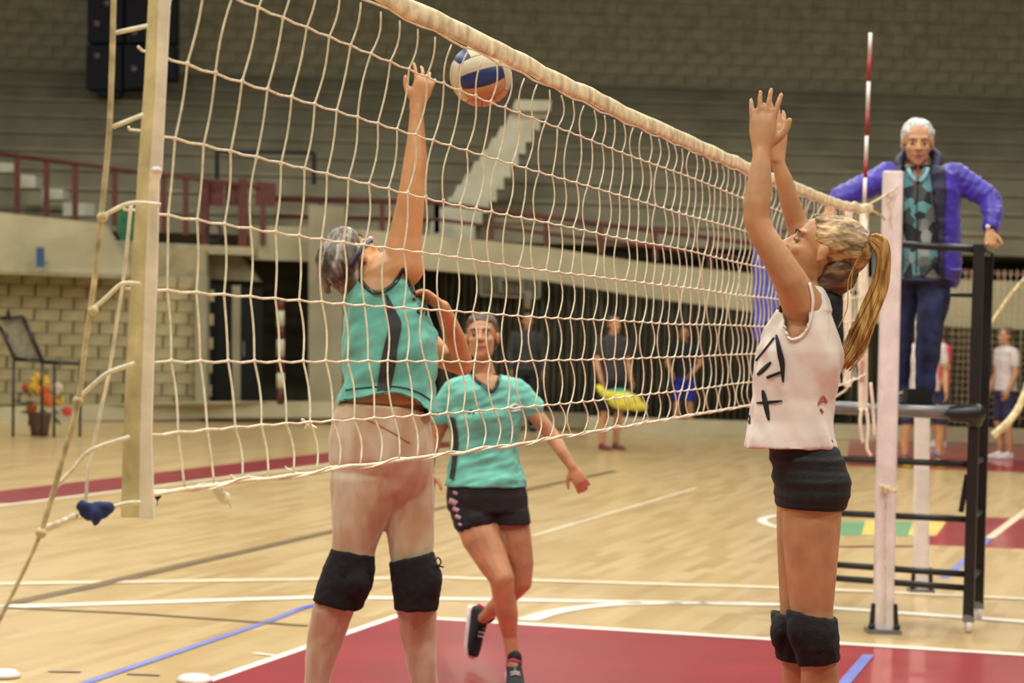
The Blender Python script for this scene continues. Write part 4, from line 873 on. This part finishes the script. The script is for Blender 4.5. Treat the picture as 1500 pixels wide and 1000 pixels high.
for i in range(90):
    a = -PI*.04+i*PI*1.08/90+random.uniform(-.03, .03); o = T(0, -.03, .03); s_ = rt*math.cos(a)+up*math.sin(a)*1.0
    p0 = o+fw*(.058+.034*max(0, math.sin(a)))*random.uniform(.85, 1.05)*k+s_*random.uniform(.056, .066)*k; p1 = o+fw*.012+s_*.085*k; p2 = o-fw*.06+s_*.076*k+(TIE-o)*.1; hb.chain([p0, p1, p2, TIE], [.004, .0065, .007, .006])
hair = hb.organic('hair', M['hair_blond'], hp, .0042, 1, .003, 50); ub = MB(); ub.ell(T(0, -.066, -.028), (rt*.074*k, fw*.056*k, up*.072*k)); ub.ell(T(0, -.05, -.07), (rt*.055*k, fw*.045*k, up*.035*k)); ub.organic('hair_underside', M['hair_under'], hair, .005, 1, .004, 45)
MB().tube([TIE+V((.012*math.cos(a*PI/6)*.3+.004, .02*math.sin(a*PI/6), .022*math.cos(a*PI/6))) for a in range(13)], .008, 8).build('hair_tie', M['black_cloth'], hair, True)
pb = MB()
for i in range(110):
    u = random.gauss(0, 1); v = random.gauss(0, 1); e = random.random(); spr = 1
    ctl = [(1257, 357, 4), (1276, 349, 8), (1293, 366, 8.5), (1291, 410, 10), (1275, 452, 12), (1254, 490, 13), (1234, 520, 10)]; m = 7 if e > .35 else 6; pts = []
    for j, (x, y, w_) in enumerate(ctl[:m]): pts.append(P(x+max(-1.6, min(1.6, u))*w_*.62, y+max(-1.5, min(1.5, u))*w_*(-.5 if j < 3 else .25)+(e*20 if j > 4 else 0), 6.88+max(-1.5, min(1.5, v))*w_*.0009))
    pts = [V(q) for q in smoothline([tuple(q) for q in pts], 4)]; n = len(pts); pb.tube(pts, [.0042*(1-.75*max(0, (j/n-.55)/.45)) for j in range(n)], 5)
tag(pb.build('ponytail', M['hair_pony'], hair, True), 'long golden ponytail')
fly = MB()
for g in ([(1255, 385), (1243, 410), (1241, 450), (1228, 480)], [(1262, 372), (1250, 392), (1246, 430)]): fly.tube([P(x, y, 6.75) for x, y in smoothline(g, 6)], .0016, 5)
fly.build('loose_strands', M['hair_pony'], hair, True)
# ---------------------------------------------------------------- 4 umpire on the stand
F = Fig(14.3); J = F.J
hp = empty('person', P(1350, 596, 14.3), 'grey-haired umpire in purple jacket and leaf-print shirt standing on the black metal stand', 'person')
TOR = [(1326, 238, 1366, 240, .07), (1306, 244, 1388, 245, .10), (1294, 256, 1402, 257, .13), (1294, 290, 1404, 290, .15), (1297, 325, 1404, 325, .15), (1302, 365, 1406, 365, .15), (1306, 395, 1404, 395, .15)]
b = MB(); b.loft(F.rings(TOR, -.05)); b.loft(F.rings([(1312, 380, 1396, 380, .12), (1310, 410, 1394, 412, .13)], -.02))
F.ch(b, [(1344, 250, 17, 0), (1343, 228, 14, -.01)])
la = [(1302, 258, 18, 0), (1272, 272, 16, -.02), (1240, 284, 14.5, -.05), (1224, 296, 11, -.08), (1217, 305, 6, -.1)]
ra = [(1396, 258, 19, 0), (1424, 274, 17, -.03), (1450, 292, 14, -.08), (1454, 316, 12.5, -.16), (1450, 338, 6.5, -.22)]
F.ch(b, la); F.ch(b, ra)
hand(b, J(1450, 338, -.24), V((.0, -.35, -1)), V((1, .2, 0)), 1, .17, 1, (.7, .8, .8, .8), .05); hand(b, J(1217, 305, -.1), V((-.1, -.3, -1)), V((-1, .2, 0)), 1, .17, 1, (.7, .8, .8, .8), .05)
HT = head(b, J(1344, 210, -.03), V((-.02, -.12, 1)), V((-.10, -1, -.10)), 1.16)
body = b.organic('body', M['skin_l'], hp, .0065, 3); face_parts(*HT, 1.16, hp, 'brow_g')
st_ = MB(); st_.loft(F.rings([(1322, 246, 1372, 246, .10)]+[(x0+10, y0, x1-10, y1, d-.02) for x0, y0, x1, y1, d in TOR[2:]]+[(1312, 408, 1396, 410, .13)], 0))
shirt = st_.organic('shirt', M['leaf'], hp, .008, 3, .006, 7, cut=[[(1333, 236), (1345, 262), (1357, 236)]]); tsx = bvh(shirt, body)
trim('button_placket', tsx, [(1345, 262), (1343, 300), (1343, 350), (1342, 400)], 1.6, M['black_cloth'], shirt, 14.3, .004)
for g in ([(1330, 244), (1334, 256), (1343, 266)], [(1360, 244), (1356, 256), (1347, 266)]): trim('collar', tsx, g, 6, mat('pale_teal_collar', (120, 166, 170), .7, .2), shirt, 14.3, .012, 5)
jb = MB(); jb.loft(F.rings(TOR[1:]+[(1312, 405, 1402, 412, .145)], .012)); F.ch(jb, la[:-1], .010); F.ch(jb, ra[:-1]+[(1452, 332, 11.5, -.2)], .008)
for P_, R2 in ((la, 0), (ra, 0)):
    for i in range(len(P_)-2):
        for t in (.0, .33, .66):
            q = [P_[i][j]+(P_[i+1][j]-P_[i][j])*t for j in range(4)]; dd = V((P_[i+1][0]-P_[i][0], 0, -(P_[i+1][1]-P_[i][1]))).normalized(); pr = dd.cross(V((0, 1, 0)))
            jb.ell(J(q[0], q[1], q[3]), (pr*(q[2]/F.s+.016), V((0, q[2]/F.s+.016, 0)), dd*.035), 18, 10)
jb.loft(F.rings([(1370, 395, 1408, 395, .14), (1376, 412, 1404, 414, .10), (1386, 420, 1400, 421, .05)], .004))
op = [(1322, 225), (1320, 255), (1322, 300), (1318, 350), (1318, 440), (1378, 440), (1376, 350), (1370, 300), (1366, 255), (1364, 225)]
jacket = jb.organic('jacket', M['purple'], hp, .008, 3, .010, 7, (1, 1, 2), cut=[op]); tjk = bvh(jacket, shirt, body)
patch('lining', tjk, [(1326, 222), (1310, 240), (1310, 262), (1316, 300), (1315, 350), (1315, 395)], [(1331, 236), (1322, 250), (1322, 275), (1323, 310), (1320, 350), (1320, 395)], M['navy_lining'], jacket, 14.3, .012)
patch('lining', tjk, [(1362, 226), (1362, 250), (1366, 280), (1370, 320), (1373, 360), (1376, 404)], [(1368, 216), (1382, 240), (1386, 275), (1384, 320), (1384, 360), (1384, 412)], M['navy_lining'], jacket, 14.3, .012)
cb_ = MB()
F.ch(cb_, [(1319, 252, 7, -.06), (1318, 236, 8, .0), (1328, 222, 7, .09)]); F.ch(cb_, [(1371, 252, 8, -.06), (1373, 232, 9, .0), (1362, 218, 7, .09)]); F.ch(cb_, [(1328, 222, 7, .09), (1345, 220, 7, .12), (1362, 218, 7, .09)])
cb_.organic('collar', M['navy_lining'], jacket, .008, 3, .004, 20)
lg = MB(); F.ch(lg, [(1334, 400, 22, .06), (1327, 440, 19, .10), (1322, 480, 16, .10), (1321, 520, 14, .1), (1321, 560, 12, .12), (1321, 574, 12, .12)]); F.ch(lg, [(1368, 402, 25, 0), (1368, 440, 23, -.02), (1362, 480, 20.5, -.04), (1359, 515, 18, -.03), (1356, 548, 15.5, 0), (1356, 566, 15, 0)]); lg.loft(F.rings([(1316, 402, 1390, 404, .12), (1311, 412, 1393, 414, .14)], 0))
lg.organic('jeans', M['jeans'], hp, .008, 4, .008, 9)
for x, d in ((1321, .12), (1357, 0)): shoe(J(x, 572, d), J(x+2, 583, d-.16), M['black_cloth'], M['black_cloth'], hp)
T, rt, fw, up = HT; rt, fw, up = rt*1.14, fw*1.14, up*1.14; hb = MB(); hb.ell(T(0, -.024, .044), (rt*.086, fw*.094, up*.090), 26, 18); hb.ell(T(0, -.05, -.010), (rt*.084, fw*.055, up*.06)); 
for i in range(80):
    a = random.uniform(0, 2*PI); q = random.uniform(.1, 1.2); d = rt*math.cos(a)*math.sin(q)+up*math.cos(q)+fw*(math.sin(a)*math.sin(q)-.1); d.normalize()
    p = T(0, -.02, .035)+d*.088; e = (-up*.5+d*.3+rt*random.uniform(-.5, .5)+fw*random.uniform(-.3, .5)).normalized(); hb.chain([p, p+e*.022+d*.006], [.011, .006])
hb.organic('hair', M['hair_silver'], hp, .006, 2, .004, 30)
wt_ = MB().tube([T(0, .098, -.055), T(0, .125, -.058)], .007, 10).build('whistle', M['purple'], hp, True)
MB().tube([J(x, y, -.17) for x, y in ((1343, 226), (1345, 245), (1342, 262), (1340, 276))], .003, 6).build('lanyard', mat('red_lanyard', (150, 60, 70), .6), hp, True)
MB().tube([J(1450, 333, -.22)+V((.032*math.cos(a*PI/8), .032*math.sin(a*PI/8), 0)) for a in range(17)], .009, 8).build('watch', M['black_cloth'], hp, True)
MB().ell(J(1447, 332, -.26), (V((.014, 0, 0)), V((0, .005, 0)), V((0, 0, .014))), 12, 8).build('watch_face', M['white_rubber'], hp, True)
# ---------------------------------------------------------------- distant people
def far_person(x, yf, yt, lb, top, bot, shoe_m, hairm, face=(0, -1, 0), sleeves='short', lower='shorts', bag=None, lean=0, skin='skin_p', arm=None, sock=None, stance=.11):
    g = FL(x, yf); Y = g.y; s = F_PX/Y; H = (yf-yt)/s; k = H/1.72; r = empty('person', g, lb, 'person', 'people far across the hall')
    fwd = V(face).normalized(); rt = fwd.cross(V((0, 0, 1))); Q = lambda a, b_, z: g+rt*a*k+fwd*(b_+lean*max(0, z-.9))*k+V((0, 0, z*k))
    b = MB(); b.loft([(Q(0, 0, .86), rt*.15*k, fwd*.10*k), (Q(0, 0, .98), rt*.165*k, fwd*.11*k), (Q(0, 0, 1.12), rt*.135*k, fwd*.095*k), (Q(0, 0, 1.3), rt*.17*k, fwd*.11*k), (Q(0, 0, 1.42), rt*.17*k, fwd*.09*k), (Q(0, 0, 1.48), rt*.08*k, fwd*.06*k)], 20)
    b.chain([Q(0, 0, 1.42), Q(0, .01, 1.54)], [.06*k, .05*k])
    arms = arm or {-1: ((-.20, 0, 1.40), (-.25, 0, 1.13), (-.24, .10, .90)), 1: ((.20, 0, 1.40), (.25, 0, 1.13), (.24, .10, .90))}
    for s_, (p, q, t) in arms.items():
        b.chain([Q(*p), Q(*q), Q(*t)], [.052*k, .042*k, .028*k]); hand(b, Q(*t), Q(*t)-Q(*q), fwd, 1, .17*k, 1, (.4,)*4, .06)
    for s_ in (-1, 1): b.chain([Q(s_*.085, 0, .88), Q(s_*stance, .02, .48), Q(s_*(stance+.01), -.01, .30), Q(s_*stance, -.02, .09)], [.085*k, .055*k, .055*k, .036*k])
    HT = head(b, Q(0, .02, 1.615), V((0, 0, 1)), fwd, k); b.organic('body', M[skin], r, .010, 2); face_parts(*HT, k, r)
    T, rt2, fw2, up2 = HT; hb = MB().ell(T(0, -.026, .042), (rt2*.084*k, fw2*.094*k, up2*.086*k)); hb.ell(T(0, -.05, -.01), (rt2*.08*k, fw2*.05*k, up2*.06*k)); hb.organic('hair', M[hairm], r, .010, 1)
    b = MB(); b.loft([(Q(0, 0, .90), rt*.185*k, fwd*.13*k), (Q(0, 0, 1.12), rt*.165*k, fwd*.12*k), (Q(0, 0, 1.3), rt*.19*k, fwd*.13*k), (Q(0, 0, 1.42), rt*.185*k, fwd*.105*k), (Q(0, 0, 1.49), rt*.09*k, fwd*.075*k)], 20)
    for s_, (p, q, t) in arms.items():
        e = V(q)*.55+V(p)*.45
        if sleeves == 'long': b.chain([Q(*p), Q(*q), Q(*(V(t)*.9+V(q)*.1))], [.068*k, .058*k, .045*k])
        elif sleeves == 'short': b.chain([Q(*p), Q(*e)], [.068*k, .062*k])
    b.organic('shirt', top, r, .010, 3, .008, 8)
    b = MB(); b.loft([(Q(0, 0, .82), rt*.175*k, fwd*.12*k), (Q(0, 0, .98), rt*.175*k, fwd*.12*k)], 20)
    for s_ in (-1, 1):
        b.chain([Q(s_*.085, 0, .84), Q(s_*(stance*.98), .015, .56)], [.096*k, .085*k])
        if lower == 'long': b.chain([Q(s_*(stance*.98), .015, .56), Q(s_*stance, -.02, .12)], [.085*k, .06*k])
    b.organic('shorts' if lower == 'shorts' else 'trousers', bot, r, .010, 3, .006, 8)
    for s_ in (-1, 1):
        a = Q(s_*stance, -.02, .075); shoe(a, a+fwd*.2*k+V((0, 0, -.01)), shoe_m, shoe_m, r)
        if sock: MB().tube([Q(s_*stance, -.02, .11), Q(s_*stance, -.02, .20)], [.042*k, .046*k], 10).build('sock', sock, r, True)
    return r, Q
blk = M['black_cloth']; blu = mat('royal_blue_cloth', (34, 44, 150), .7, .1); wsh = mat('white_shirt', (208, 196, 188), .7, .05); nvy = mat('navy_shorts', (40, 38, 74), .7, .1)
neon = mat('yellow_shoe', (206, 200, 44), .5, .06); pnk = mat('hot_pink_shirt', (232, 60, 100), .6, .05); gry = mat('dark_grey_sweater', (56, 54, 52), .8, .1); rds = mat('dull_red_shoe', (126, 60, 52), .6, .1); whs = M['white_rubber']; bls = mat('blue_sock', (70, 104, 150), .7)
r, Q = far_person(893, 659, 464, 'far man in black shirt and long black shorts carrying a yellow and green bag', gry, blk, rds, 'hair_brown', (.55, -.8, 0), 'short')
bgp = Q(.34, .16, .66)
bb_ = MB(); bb_.ell(bgp+V((.40, -.05, -.02)), (V((.24, 0, 0)), V((0, .12, 0)), V((0, 0, .13)))); bb_.ell(bgp+V((.56, -.05, -.08)), (V((.16, 0, 0)), V((0, .10, 0)), V((0, 0, .07)))); bb_.chain([bgp+V((.0, 0, .18)), bgp+V((.10, -.03, .08)), bgp+V((.34, -.04, .04))], [.035, .06, .08])
bag = bb_.organic('ball_bag', mat('yellow_nylon', (206, 196, 56), .6, .12), None, .015, 2, .02, 5); tag(bag, 'yellow and green soft bag held by the far man in black', 'bag')
MB().ell(bgp+V((.30, .06, .04)), (V((.22, 0, 0)), V((0, .10, 0)), V((0, 0, .13))), 16, 10).build('green_pocket', mat('green_nylon', (60, 142, 110), .6, .1), bag, True)
far_person(1000, 632, 480, 'far player in black shirt and royal blue shorts bending slightly forward', blk, blu, whs, 'hair_brown', (-.3, -1, 0), 'short', lean=.05, arm={-1: ((-.20, 0, 1.40), (-.28, .05, 1.14), (-.16, .20, .96)), 1: ((.20, 0, 1.40), (.28, .05, 1.14), (.16, .20, .96))})
far_person(768, 632, 460, 'far dim figure in dark grey sweater and trousers before the curtain', gry, blk, blk, 'hair_brown', (.2, -1, 0), 'long', 'long')
far_person(1350, 684, 470, 'far player with white shirt and yellow shoes seen between the umpire legs', wsh, nvy, neon, 'hair_brown', (.1, -1, 0), 'short', sock=bls, stance=.20)
far_person(1374, 655, 478, 'far person in hot pink shirt behind the right leg of the umpire stand', pnk, nvy, whs, 'hair_brown', (-1, -.25, 0), 'short')
far_person(1470, 672, 481, 'far man in white T-shirt and navy shorts at the right edge', wsh, nvy, whs, 'hair_brown', (-.9, -.3, 0), 'short')
tag(MB().box(FL(1263, 640)+V((0, 0, .10)), (.10, .08, .10)).build('red_box', mat('red_plastic', (176, 48, 62), .5), None, False, .02), 'small red box near the kerb behind the net end', 'box')
